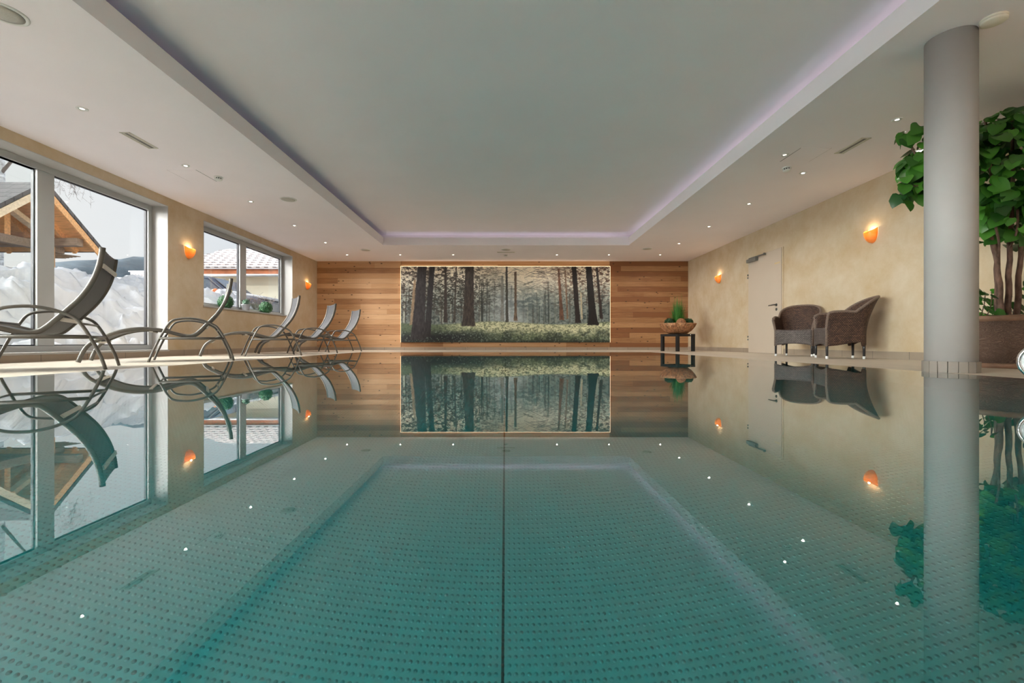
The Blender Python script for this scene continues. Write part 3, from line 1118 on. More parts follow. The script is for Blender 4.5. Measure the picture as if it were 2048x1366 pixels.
DY = [4.3, 5.69, 7.14, 8.61, 10.09]
word = ['nearest', 'second nearest', 'third', 'fourth', 'farthest']
dl0 = {}
for side, xx, ys in (('window', -4.05, DY), ('door', 3.92, [4.51, 5.94, 7.26, 8.69, 10.19])):
    for k, y in enumerate(ys):
        lit = k >= (1 if side == 'window' else 1)
        lab = '%s recessed spotlight in the ceiling row along the %s' % (word[k], 'window wall' if side == 'window' else 'wall with the door')
        if lit not in dl0:
            dl0[lit] = downlight('recessed_spotlight', lab, (xx, y, CEIL), lit, 'recessed ceiling spotlights')
        else:
            dup(dl0[lit], (xx, y, CEIL), label=lab)
names = ['first from the window wall', 'second from the window wall', 'third, left of the smoke detector', 'first right of the smoke detector', 'second right of the smoke detector', 'last before the right-hand wall']
for k, x in enumerate((-4.06, -2.70, -1.35, 1.30, 2.63, 3.94)):
    dup(dl0[True], (x, 11.5, CEIL), label='recessed spotlight in the row along the wood wall, %s' % names[k])
dup(dl0[False], (3.32, 5.36, CEIL), label='unlit recessed spotlight beside the hatch near the smoke detector by the door wall')


def speaker(label, loc):
    t = thing('ceiling_speaker', label, 'speaker', loc, 0, 'round ceiling speakers')
    MB().lathe([(0.105, 0.0), (0.122, 0.0), (0.122, -0.007), (0.112, -0.012), (0.104, -0.008)], (0, 0, 0), 36).build('bezel', 'plastic_white', t)
    MB().lathe([(0.105, -0.007), (0.06, -0.016), (0.0, -0.019)], (0, 0, 0), 36).build('grille', 'speaker_grille', t)
    return t


sp0 = speaker('large round speaker in the ceiling at the top corner above the near window', (-3.40, 3.05, CEIL))
dup(sp0, (-3.40, 7.03, CEIL), label='round ceiling speaker halfway along the coffer on the window side')
dup(sp0, (-3.40, 10.9, CEIL), label='round ceiling speaker at the far corner of the coffer on the window side')
dup(sp0, (0.0, 10.85, CEIL), label='round ceiling speaker centred behind the far edge of the coffer')
dup(sp0, (3.37, 10.75, CEIL), label='round ceiling speaker at the far corner of the coffer on the door side')


def detector(label, loc):
    t = thing('smoke_detector', label, 'smoke detector', loc, 0, 'white smoke detectors')
    MB().lathe([(0.055, 0.0), (0.055, -0.012), (0.046, -0.016)], (0, 0, 0), 24).build('base', 'plastic_white', t)
    MB().lathe([(0.040, -0.014), (0.040, -0.032)], (0, 0, 0), 24).build('sensor_slots', 'slot_dark', t)
    h_ = MB()
    for k in range(10):
        a = 2 * PI * k / 10
        h_.tube([(0.042 * math.cos(a), 0.042 * math.sin(a), -0.013), (0.042 * math.cos(a), 0.042 * math.sin(a), -0.034)], 0.005, 6)
    h_.lathe([(0.046, -0.032), (0.046, -0.042), (0.034, -0.052), (0.0, -0.054)], (0, 0, 0), 24)
    h_.build('cap', 'plastic_white', t)
    return t


de0 = detector('white smoke detector under the ceiling near the raised window', (-3.885, 6.08, CEIL))
dup(de0, (3.59, 5.75, CEIL), label='white smoke detector under the ceiling on the column side')
dup(de0, (-0.01, 11.5, CEIL), label='white smoke detector under the ceiling above the forest mural')
t = thing('ceiling_disc', 'thick cream disc fixed to the ceiling beside the column top', 'smoke detector', (3.36, 3.10, CEIL))
MB().lathe([(0.072, 0.0), (0.072, -0.010), (0.066, -0.012)], (0, 0, 0), 32).build('base', 'plastic_cream', t)
MB().lathe([(0.066, -0.014), (0.070, -0.016), (0.070, -0.026), (0.060, -0.031), (0.0, -0.033)], (0, 0, 0), 32).build('cover', 'plastic_cream', t)


def vent(label, x0, x1, y0, y1):
    t = thing('ceiling_vent', label, 'air vent', ((x0 + x1) / 2, (y0 + y1) / 2, CEIL), 0, 'slot air vents in the ceiling')
    w, l = (x1 - x0) / 2, (y1 - y0) / 2
    f_ = MB()
    f_.box(-w, -w + 0.012, -l, l, -0.006, 0).box(w - 0.012, w, -l, l, -0.006, 0).box(-w, w, -l, -l + 0.012, -0.006, 0).box(-w, w, l - 0.012, l, -0.006, 0)
    f_.build('frame', 'vent_slat', t)
    MB().box(-w + 0.01, w - 0.01, -l + 0.01, l - 0.01, -0.002, 0.0).build('dark_slot', 'vent_dark', t)
    s_ = MB()
    if w < l:
        for k in (-0.5, 0.5):
            s_.box(k * w - 0.007, k * w + 0.007, -l + 0.01, l - 0.01, -0.005, -0.001)
    else:
        for k in (-0.5, 0.5):
            s_.box(-w + 0.01, w - 0.01, k * l - 0.007, k * l + 0.007, -0.005, -0.001)
    s_.build('slats', 'vent_slat', t)
    return t


vent('slim air vent in the ceiling in front of the near windows', -4.11, -4.0, 4.78, 5.18)
vent('slim air vent in the ceiling on the column side', 3.88, 3.99, 4.91, 5.32)
vent('slim air vent in the ceiling above the forest mural', -0.22, 0.22, 11.12, 11.22)
for (lab, x0, x1, y0, y1) in (('flush access hatch in the ceiling on the window side', -4.39, -4.02, 5.83, 6.25), ('flush access hatch in the ceiling on the column side', 3.39, 3.74, 5.17, 5.56)):
    t = thing('access_hatch', lab, 'hatch', ((x0 + x1) / 2, (y0 + y1) / 2, CEIL), 0, 'ceiling access hatches')
    w, l = (x1 - x0) / 2, (y1 - y0) / 2
    MB().box(-w, w, -l, l, -0.003, 0).build('panel', 'ceiling_white', t)
    MB().box(-w - 0.004, -w, -l, l, -0.002, 0).build('gap', 'slot_dark', t)
    MB().box(w, w + 0.004, -l, l, -0.002, 0).build('gap', 'vent_dark', t)


# ------------------------------------------------------------------ wall sconces
def sconce(label, y, z, side):
    """amber half shell: high against the wall, lower in front, open at the top"""
    xw = XL if side < 0 else XR
    t = thing('wall_sconce', label, 'wall lamp', (xw, y, z), 0, 'amber wall sconces')
    d = -side
    rows = []
    nv, nu = 14, 22
    for i in range(nv):
        v = i / (nv - 1)
        row = []
        for j in range(nu):
            a = -PI / 2 + PI * j / (nu - 1)
            front = math.cos(a)
            zt = 0.085 - 0.055 * front
            zb = -0.115
            zz = zb + (zt - zb) * v
            q = (zz - zb) / 0.20
            rr = math.sqrt(max(0.0, 1 - (1 - min(q / 0.85, 1.0)) ** 2.2))
            row.append((d * (0.004 + 0.105 * rr * front), 0.088 * rr * math.sin(a), zz))
        rows.append(row)
    s_ = MB()
    s_.grid(rows)
    s_.build('shade', 'amber_glass', t, solid=0.004)
    MB().box(min(0, d * 0.012), max(0, d * 0.012), -0.03, 0.03, -0.05, 0.04).build('back_plate', 'door_steel', t, bevel=0.002)
    MB().tube([(d * 0.012, 0, -0.02), (d * 0.045, 0, -0.02), (d * 0.05, 0, 0.0)], 0.008).build('bulb_holder', 'plastic_white', t)
    MB().lathe([(0.0, 0.0), (0.012, 0.008), (0.014, 0.025), (0.008, 0.04), (0.0, 0.044)], (d * 0.05, 0, 0.0), 12).build('bulb', 'bulb', t)
    MB().lathe([(0.0, 0.0), (0.007, 0.0)], (d * 0.02, 0.087 * (-1), 0.06), 8).build('screw', 'door_steel', t)
    ld = bpy.data.lights.new('sconce_light', 'POINT')
    ld.energy = 0.8
    ld.color = (1.0, 0.74, 0.43)
    ld.shadow_soft_size = 0.012
    lo = bpy.data.objects.new('sconce_light', ld)
    COL.objects.link(lo)
    lo.parent = t
    lo.location = (d * 0.05, 0, 0.06)
    return t


sconce('amber glass sconce on the wall between the two windows', 7.39, 1.68, -1)
sconce('small amber glass sconce between the raised window and the wood wall', 11.8, 1.69, -1)
sconce('amber glass sconce on the wall between column and wicker chairs', 6.17, 1.67, 1)
sconce('small amber glass sconce on the wall between door and wood wall', 10.6, 1.70, 1)

# ------------------------------------------------------------------ loungers
RAIL = [(-0.95, 0.012), (-0.912, 0.12), (-0.862, 0.199), (-0.758, 0.268), (-0.66, 0.318), (-0.562, 0.348), (-0.48, 0.361), (-0.40, 0.364), (-0.305, 0.355), (-0.222, 0.336), (-0.141, 0.311),
        (-0.075, 0.293), (-0.02, 0.288), (0.03, 0.303), (0.075, 0.342), (0.142, 0.420), (0.20, 0.49), (0.255, 0.562), (0.30, 0.64), (0.335, 0.72), (0.36, 0.80), (0.378, 0.89), (0.388, 0.976)]
ARC = [(-0.384, 0.0), (-0.35, 0.10), (-0.315, 0.19), (-0.284, 0.266), (-0.244, 0.352), (-0.205, 0.425), (-0.178, 0.455), (-0.145, 0.471), (-0.09, 0.482), (-0.02, 0.487), (0.05, 0.480), (0.12, 0.462), (0.185, 0.433),
       (0.228, 0.408), (0.255, 0.378), (0.292, 0.314), (0.34, 0.211), (0.383, 0.103), (0.411, 0.0)]


def smooth_path(P, n=3):
    """Catmull-Rom through P"""
    out_ = []
    for i in range(len(P) - 1):
        p0, p1, p2, p3 = P[max(i - 1, 0)], P[i], P[i + 1], P[min(i + 2, len(P) - 1)]
        for k in range(n):
            t = k / n
            out_.append(tuple(0.5 * ((2 * p1[c]) + (-p0[c] + p2[c]) * t + (2 * p0[c] - 5 * p1[c] + 4 * p2[c] - p3[c]) * t * t + (-p0[c] + 3 * p1[c] - 3 * p2[c] + p3[c]) * t ** 3) for c in range(len(p1))))
    out_.append(tuple(P[-1]))
    return out_


def at_rail(t):
    for a, b_ in zip(RAIL[:-1], RAIL[1:]):
        if a[0] <= t <= b_[0]:
            k = (t - a[0]) / (b_[0] - a[0])
            return a[1] + (b_[1] - a[1]) * k
    return RAIL[-1][1]


HW = 0.35
LPH = R(34)


def lounger(label, loc):
    t = thing('sun_lounger', label, 'sun lounger', loc, LPH, 'curved sun loungers along the window wall')
    rp_ = smooth_path(RAIL, 3)
    wi = HW - 0.035
    for s in (-1, 1):
        MB().tube([(p[0], s * wi, p[1]) for p in rp_], 0.021, 10, flat=0.75).build('side_rail', 'lounger_metal', t)
        MB().tube([(p[0], s * HW, p[1]) for p in smooth_path(ARC, 2)], 0.0125, 8).build('arm_loop', 'lounger_metal', t)
        MB().tube([(-0.287, s * HW, 0.262), (0.316, s * HW, 0.262)], 0.014, 8).build('side_bar', 'lounger_metal', t)
    # the fabric, from the foot bend to the top
    rows, uvs = [], []
    L = 0.0
    prev = None
    for p in rp_:
        if p[0] < -0.86 :
            continue
        if prev:
            L += math.hypot(p[0] - prev[0], p[1] - prev[1])
        prev = p
        row, ur = [], []
        for j in range(9):
            y = -wi + 2 * wi * j / 8
            sag = 0.012 * (1 - (y / wi) ** 2)
            row.append((p[0], y, p[1] - sag))
            ur.append((y, L))
        rows.append(row)
        uvs.append(ur)
    MB().grid(rows, True, uvs).build('sling', 'sling_mesh', t, solid=0.004)
    for tt in (-0.80, -0.36, 0.135, 0.367):
        z = at_rail(tt)
        z2 = at_rail(tt + 0.012)
        d = Vector((0.012, 0, z2 - z)).normalized()
        n = Vector((d.z, 0, -d.x))
        c = Vector((tt, 0, z)) + n * 0.026
        MB().bar(c - Vector((0, wi, 0)), c + Vector((0, wi, 0)), 0.035, 0.014, up=n).build('cross_bar', 'lounger_light_metal', t, bevel=0.003)['label'] = 'pale metal cross bar'
    for (tt, zz) in ((-0.287, 0.262), (0.316, 0.262), (-0.235, 0.37), (0.262, 0.365)):
        MB().tube([(tt, -HW, zz), (tt, HW, zz)], 0.009, 8).build('tie_bar', 'lounger_metal', t)
    return t


def lpos(x, y):
    """centre of a lounger from the middle of its pool-side feet"""
    return (x - HW * math.sin(LPH), y + HW * math.cos(LPH), DECK)


lg = lounger('nearest curved sun lounger, in front of the tall window', lpos(-3.53, 3.355))
for (x, y, lab) in ((-3.565, 5.1, 'second nearest curved sun lounger, its backrest in front of the sill plants'),
                    (-3.66, 7.07, 'middle sun lounger, standing below the far end of the raised window'),
                    (-3.65, 8.6, 'second farthest sun lounger with pale grey sling, before the wall corner'),
                    (-3.69, 10.2, 'farthest sun lounger, its backrest against the wood wall')):
    dup(lg, lpos(x, y), label=lab)


# ------------------------------------------------------------------ wicker armchairs
def armchair(label, loc, rz):
    """faces local +x"""
    t = thing('wicker_armchair', label, 'armchair', loc, rz, 'brown wicker armchairs')
    nu, nv = 49, 15
    FX, HY, BX = 0.26, 0.245, -0.20

    def plan(s):
        """s from -1 (one arm's front) over 0 (back) to 1; returns x, y, and how far it is back"""
        a = abs(s)
        sg = 1 if s >= 0 else -1
        if a > 0.55:
            k = (a - 0.55) / 0.45
            return BX + 0.09 + (FX - BX - 0.09) * k, sg * (HY + 0.0 * k), 0.0
        k = a / 0.55 * PI / 2
        return BX + 0.09 - 0.09 * math.cos(k) ** 0.8, sg * HY * math.sin(k) ** 0.75, math.cos(k)

    def top(s):
        a = abs(s)
        arm = 0.605
        if a < 0.62:
            return arm + 0.21 * math.cos(a / 0.62 * PI / 2) ** 0.8
        return arm + 0.012 * math.sin((a - 0.62) / 0.38 * PI) - 0.03 * max(0, (a - 0.93) / 0.07) ** 2
    rows, uvs = [], []
    for i in range(nv):
        v = i / (nv - 1)
        row, ur = [], []
        L = 0.0
        for j in range(nu):
            s = -1 + 2 * j / (nu - 1)
            x, y, bk = plan(s)
            zb = 0.165 + 0.055 * (math.cos(s * PI * 2.0) * -0.5 + 0.5 if abs(s) > 0.5 else math.cos(s * PI * 2) * 0.5 + 0.5)
            zt = top(s)
            z = zb + (zt - zb) * v
            fl = max(0.0, (z - 0.32)) / 0.5
            x2 = x - bk * (0.16 * fl ** 1.6)
            y2 = y * (1 + 0.22 * fl ** 1.3)
            row.append((x2, y2, z))
            ur.append((s * 0.80, z))
        rows.append(row)
        uvs.append(ur)
    MB().grid(rows, True, uvs).build('woven_shell', 'wicker_brown', t, solid=0.022)
    rim = MB()
    rim.tube(rows[-1], 0.017, 8, ref=(0.3, 0, 1))
    rim.build('rim', 'wicker_wrap', t)
    # woven seat and front apron
    ns = 9
    sr, su = [], []
    for i in range(ns):
        x = -0.15 + (FX + 0.15) * i / (ns - 1)
        hw = 0.235 * min(1.0, 0.80 + 0.4 * (x + 0.15) / 0.2)
        sr.append([(x, -hw + 2 * hw * j / 8, 0.40 - 0.012 * math.sin(PI * j / 8)) for j in range(9)])
        su.append([(-0.235 + 0.47 * j / 8, x) for j in range(9)])
    MB().grid(sr, True, su).build('seat', 'wicker_worn', t, solid=0.03)
    ar, au = [], []
    for i in range(8):
        v = i / 7
        row, ur = [], []
        for j in range(17):
            y = -HY + 2 * HY * j / 16
            zb = 0.165 + 0.03 * (1 - (y / HY) ** 2)
            z = zb + (0.405 - zb) * v
            row.append((FX + 0.006, y, z))
            ur.append((y, z))
        ar.append(row)
        au.append(ur)
    MB().grid(ar, True, au).build('front_apron', 'wicker_worn', t, solid=0.02)
    for s in (-1, 1):
        arm = [(FX, s * HY, 0.16), (FX, s * HY, 0.40), (FX - 0.0, s * HY * 1.05, 0.47), (FX - 0.005, s * HY * 1.14, 0.56), (FX - 0.02, s * HY * 1.135, 0.60)]
        MB().tube(arm, 0.017, 8).build('arm_post', 'wicker_wrap', t)
        for (x, y) in ((FX - 0.005, s * (HY - 0.005)), (-0.165, s * 0.19)):
            l_ = MB().tube([(x, y, 0.018), (x, y, 0.26)], [0.014, 0.018], 10).build('leg', 'dark_leg', t)
            MB().lathe([(0.013, 0.0), (0.016, 0.005), (0.0165, 0.03), (0.014, 0.034)], (x, y, 0.0), 12).build('foot_cap', 'white_cap', l_)['label'] = 'white foot cap'
    return t


ac = armchair('wicker armchair turned to the room, nearer the door, woven seat showing', (4.60, 7.10, DECK), R(225))
dup(ac, (4.545, 6.06, DECK), rz=R(160), label='wicker armchair seen from its side, nearer the column')


# ------------------------------------------------------------------ stand with bowl and plants in the far corner
TX, TY = 4.10, 10.75
st = thing('plant_stand', 'low black wooden stand in the corner under the rattan bowl', 'stand', (TX, TY, DECK), R(24))
h_, hs = 0.41, 0.24
for (i, j) in ((-1, -1), (1, -1), (1, 1), (-1, 1)):
    MB().box(i * hs - 0.033, i * hs + 0.033, j * hs - 0.033, j * hs + 0.033, 0, h_ - 0.055).build('leg', 'black_wood', st, bevel=0.003)
b = MB()
b.box(-hs - 0.035, hs + 0.035, -hs - 0.035, -hs + 0.035, h_ - 0.055, h_).box(-hs - 0.035, hs + 0.035, hs - 0.035, hs + 0.035, h_ - 0.055, h_)
b.box(-hs - 0.035, -hs + 0.035, -hs + 0.035, hs - 0.035, h_ - 0.055, h_).box(hs - 0.035, hs + 0.035, -hs + 0.035, hs - 0.035, h_ - 0.055, h_)
b.build('top_frame', 'black_wood', st, bevel=0.003)
MB().box(-hs + 0.03, hs - 0.03, -hs + 0.03, hs - 0.03, h_ - 0.03, h_ - 0.004).build('top_panel', 'black_wood', st)
MB().lathe([(0.0, -0.012), (0.008, -0.009), (0.012, 0.0), (0.008, 0.009), (0.0, 0.012)], (hs * 0.5, -hs - 0.04, h_ - 0.025), 10).build('knob', 'chrome', st)

bowl = thing('rattan_bowl', 'wide bowl of brown twisted sticks on the black stand', 'bowl', (TX, TY, DECK + h_))
BP = [(0.10, 0.005), (0.20, 0.02), (0.30, 0.085), (0.37, 0.17), (0.415, 0.255)]
BI = [(0.40, 0.25), (0.355, 0.17), (0.29, 0.09), (0.19, 0.035), (0.0, 0.03)]
MB().lathe([(0.0, 0.004)] + BP + BI, (0, 0, 0), 40).build('bowl_body', 'rattan', bowl)
rnd = random.Random(4)
b = MB()
for k in range(150):
    a = 2 * PI * k / 150 + rnd.uniform(-0.02, 0.02)
    da = rnd.uniform(-0.35, 0.35)
    v0, v1 = rnd.uniform(0.3, 1.2), rnd.uniform(2.6, 4.0)
    pts = []
    for q in range(6):
        v = v0 + (v1 - v0) * q / 5
        i = min(int(v), 3)
        fr = v - i
        r_ = BP[i][0] + (BP[i + 1][0] - BP[i][0]) * fr + 0.006
        z_ = BP[i][1] + (BP[i + 1][1] - BP[i][1]) * fr
        aa = a + da * q / 5
        pts.append((r_ * math.cos(aa), r_ * math.sin(aa), z_ + rnd.uniform(-0.004, 0.004)))
    b.tube(pts, rnd.uniform(0.007, 0.012), 5)
b.build('sticks', 'stick_brown', bowl)


def blade_tuft(mb, n, h, spread, w, rnd, base=(0, 0, 0), rad=0.05, droop=0.3):
    for k in range(n):
        a = rnd.uniform(0, 2 * PI)
        r0 = rad * math.sqrt(rnd.random())
        hh = h * rnd.uniform(0.45, 1.0)
        sp_ = spread * rnd.uniform(0.1, 1.0)
        ax = Vector((math.cos(a), math.sin(a), 0))
        sd_ = Vector((-math.sin(a), math.cos(a), 0))
        p0 = Vector(base) + ax * r0
        rows = []
        for q in range(5):
            s = q / 4
            c = p0 + ax * (sp_ * s ** 1.6) + Vector((0, 0, hh * (s - droop * s * s * sp_ / max(spread, 1e-3))))
            ww = w * (1 - s) ** 0.7 + 0.0006
            rows.append([c - sd_ * ww, c + ax * 0.002, c + sd_ * ww])
        mb.grid(rows)
    return mb


gp = thing('grass_plant', 'tall bushy green grass plant rising from the rattan bowl', 'plant', (TX + 0.01, TY, DECK + h_ + 0.06))
b = MB()
blade_tuft(b, 260, 0.80, 0.16, 0.009, rnd, rad=0.09)
blade_tuft(b, 200, 0.46, 0.22, 0.009, rnd, rad=0.11)
blade_tuft(b, 90, 1.0, 0.13, 0.008, rnd, rad=0.06)
b.build('blades', 'grass_blade', gp)
MB().lathe([(0.0, -0.02), (0.10, -0.02), (0.12, 0.06), (0.10, 0.07), (0.0, 0.075)], (0, 0, 0), 20).build('root_ball', 'soil', gp)


def leaf_ball(name, label, cat, loc, r, n, m, ls, seed, group=None):
    t = thing(name, label, cat, loc, 0, group)
    rn = random.Random(seed)
    MB().lathe([(max(0.0, r * 0.86 * math.sin(PI * k / 12)), -r * 0.86 * math.cos(PI * k / 12)) for k in range(13)], (0, 0, 0), 20).build('core', m, t)
    b_ = MB()
    for k in range(n):
        z = 1 - 2 * (k + 0.5) / n
        a = k * 2.39996
        q = math.sqrt(max(0, 1 - z * z))
        nrm = Vector((q * math.cos(a), q * math.sin(a), z))
        tilt = (nrm + Vector((rn.uniform(-1, 1), rn.uniform(-1, 1), rn.uniform(-1, 1))) * 0.6).normalized()
        u = tilt.orthogonal().normalized()
        u = Matrix.Rotation(rn.uniform(0, 2 * PI), 3, tilt) @ u
        w_ = tilt.cross(u)
        c = nrm * r * rn.uniform(0.88, 1.03)
        b_.add([c - u * ls, c - w_ * ls * 0.55 + tilt * ls * 0.15, c + u * ls, c + w_ * ls * 0.55 + tilt * ls * 0.15], [(0, 1, 2, 3)])
    b_.build('leaves', m, t)
    return t


leaf_ball('moss_ball', 'dark green leafy ball in the bowl, window side of the grass', 'plant', (TX - 0.235, TY - 0.09, DECK + h_ + 0.265), 0.105, 320, 'moss_leaf', 0.022, 11, 'leafy balls in the bowl')
leaf_ball('moss_ball', 'dark green leafy ball in the bowl, on the wall side of the grass', 'plant', (TX + 0.225, TY - 0.09, DECK + h_ + 0.265), 0.105, 320, 'moss_leaf', 0.022, 12, 'leafy balls in the bowl')
wb = thing('woven_ball', 'brown ball of woven twigs at the front of the bowl', 'ornament', (TX, TY - 0.21, DECK + h_ + 0.26))
MB().lathe([(0.098 * math.sin(PI * k / 12), -0.098 * math.cos(PI * k / 12)) for k in range(13)], (0, 0, 0), 24).build('core', 'rattan', wb)
b = MB()
for k in range(26):
    ax = Vector((rnd.uniform(-1, 1), rnd.uniform(-1, 1), rnd.uniform(-1, 1))).normalized()
    u = ax.orthogonal().normalized()
    w_ = ax.cross(u)
    off = rnd.uniform(-0.06, 0.06)
    rr = math.sqrt(0.104 ** 2 - off ** 2)
    b.tube([ax * off + u * rr * math.cos(a) + w_ * rr * math.sin(a) for a in [2 * PI * q / 20 for q in range(21)]], 0.005, 5, cap=False)
b.build('twigs', 'stick_brown', wb)

# ------------------------------------------------------------------ planter and tree by the column
QX, QY = 4.48, 4.02
pl = thing('planter', 'large brown wood-grained planter at the foot of the tree', 'planter', (QX, QY, DECK))
brick_mat('planter_wood', (0.115, 0.066, 0.047, 1), (0.095, 0.053, 0.04, 1), (0.09, 0.05, 0.036, 1), 1.0, 5.0, 5.0, 0.001, rough=0.75)
m = MATS['planter_wood']
ntp = m.node_tree
pb = ntp.nodes['Principled BSDF']
wv = N(ntp, 'ShaderNodeTexNoise')
wv.inputs['Scale'].default_value = 5.0
wv.inputs['Detail'].default_value = 2
wv.inputs['Distortion'].default_value = 2.5
ntp.links.new(coords(ntp, (1, 1, 2.2)), wv.inputs['Vector'])
fr = N(ntp, 'ShaderNodeMath', operation='MULTIPLY')
fr.inputs[1].default_value = 15.0
ntp.links.new(wv.outputs['Fac'], fr.inputs[0])
sn = N(ntp, 'ShaderNodeMath', operation='PINGPONG')
sn.inputs[1].default_value = 0.5
ntp.links.new(fr.outputs[0], sn.inputs[0])
rp = N(ntp, 'ShaderNodeValToRGB')
rp.color_ramp.elements[0].position = 0.05
rp.color_ramp.elements[0].color = (0.185, 0.112, 0.078, 1)
rp.color_ramp.elements[1].position = 0.45
rp.color_ramp.elements[1].color = (0.105, 0.058, 0.042, 1)
ntp.links.new(sn.outputs[0], rp.inputs[0])
ntp.links.new(rp.outputs[0], pb.inputs['Base Color'])
bp_ = N(ntp, 'ShaderNodeBump', invert=True)
bp_.inputs['Strength'].default_value = 0.8
bp_.inputs['Distance'].default_value = 0.01
ntp.links.new(sn.outputs[0], bp_.inputs['Height'])
ntp.links.new(bp_.outputs[0], pb.inputs['Normal'])
mat('planter_rim', (0.20, 0.105, 0.062), 0.7, var=0.3, scale=9, bump=0.4)
MB().lathe([(0.43, 0.04), (0.452, 0.20), (0.472, 0.40), (0.44, 0.41), (0.40, 0.36)], (0, 0, 0), 56).build('pot_body', 'planter_wood', pl)
MB().lathe([(0.40, 0.0), (0.44, 0.0), (0.442, 0.04), (0.40, 0.041)], (0, 0, 0), 56).build('base_band', 'planter_rim', pl)
MB().lathe([(0.43, 0.395), (0.478, 0.395), (0.48, 0.44), (0.435, 0.445), (0.43, 0.40)], (0, 0, 0), 56).build('rim', 'planter_rim', pl)
MB().lathe([(0.43, 0.33), (0.43, 0.40), (0.2, 0.425), (0.0, 0.43)], (0, 0, 0), 32).build('soil', 'soil', pl)

tr = thing('indoor_tree', 'leafy green indoor tree with several slim trunks beside the column', 'tree', (QX, QY, DECK + 0.42))
tp = [
    [(-0.168, -0.10, 0.0), (-0.18, -0.10, 0.25), (-0.195, -0.09, 0.5), (-0.25, -0.08, 0.74), (-0.45, -0.04, 1.08), (-0.68, 0.0, 1.36), (-0.84, 0.02, 1.44)],
    [(-0.135, -0.05, 0.0), (-0.145, -0.05, 0.3), (-0.15, -0.05, 0.6), (-0.14, -0.02, 0.95), (-0.16, 0.0, 1.4), (-0.18, 0.02, 1.8)],
    [(-0.085, -0.08, 0.0), (-0.08, -0.08, 0.3), (-0.07, -0.08, 0.6), (-0.03, -0.06, 1.0), (0.05, 0.0, 1.5), (0.08, 0.04, 1.85)],
    [(0.03, -0.05, 0.0), (0.04, -0.05, 0.3), (0.055, -0.06, 0.65), (0.12, -0.04, 1.05), (0.20, 0.02, 1.5)],
]
for k, p in enumerate(tp):
    sp_ = smooth_path(p, 4)
    rr = [0.024 - 0.015 * i / (len(sp_) - 1) for i in range(len(sp_))]
    sp_ = [(x + 0.006 * math.sin(i * 1.7 + k), y, z) for i, (x, y, z) in enumerate(sp_)]
    MB().tube(sp_, rr, 10).build('trunk', 'bark', tr)
for (a, c, d) in (((-0.19, -0.09, 0.52), (-0.25, -0.16, 0.64), (-0.33, -0.2, 0.80)), ((-0.07, -0.08, 0.62), (-0.12, -0.18, 0.75), (-0.16, -0.22, 0.92)), ((0.12, -0.06, 1.0), (0.28, -0.2, 1.15), (0.36, -0.25, 1.3)),
                  ((-0.42, -0.04, 1.08), (-0.7, -0.12, 1.16), (-0.98, -0.15, 1.14)), ((-0.68, 0.0, 1.36), (-0.80, 0.03, 1.50), (-0.84, 0.03, 1.60)), ((0.20, -0.12, 0.62), (0.26, -0.2, 0.66), (0.3, -0.26, 0.7))):
    MB().tube(smooth_path([a, c, d], 4), 0.009, 6).build('branch', 'bark', tr)


def add_leaf(mb, c, nrm, axis, L, rn):
    """heart-shaped, serrated, folded a little along its midrib and drooping to the tip"""
    nrm = Vector(nrm).normalized()
    ax = Vector(axis)
    ax = (ax - nrm * ax.dot(nrm)).normalized()
    sd_ = nrm.cross(ax)
    c = Vector(c)
    W = [0.0, 0.30, 0.46, 0.52, 0.50, 0.43, 0.30, 0.15, 0.0]
    Y = [0.06, -0.07, 0.04, 0.24, 0.45, 0.64, 0.81, 0.95, 1.07]
    mid, lf, rt = [], [], []
    for q in range(9):
        y = Y[q] * L
        dr = -0.22 * L * max(0, Y[q]) ** 2
        z = 0.0
        mid.append(c + ax * (max(Y[q], 0.04) * L) + nrm * dr)
        w2 = W[q] * L * rn.uniform(0.92, 1.08)
        lf.append(c + ax * y - sd_ * w2 + nrm * (dr + 0.12 * w2))
        rt.append(c + ax * y + sd_ * w2 + nrm * (dr + 0.12 * w2))
    v = mid + lf[1:8] + rt[1:8]
    f = []
    for q in range(8):
        m0, m1 = q, q + 1
        for o_, sgn in ((9, 1), (16, -1)):
            l0 = o_ + q - 1 if 1 <= q <= 7 else None
            l1 = o_ + q if 1 <= q + 1 <= 7 else None
            pts = [m0, m1] + ([l1] if l1 is not None else []) + ([l0] if l0 is not None else [])
            if len(pts) >= 3:
                f.append(tuple(pts if sgn > 0 else reversed(pts)))
    mb.add(v, f, True)


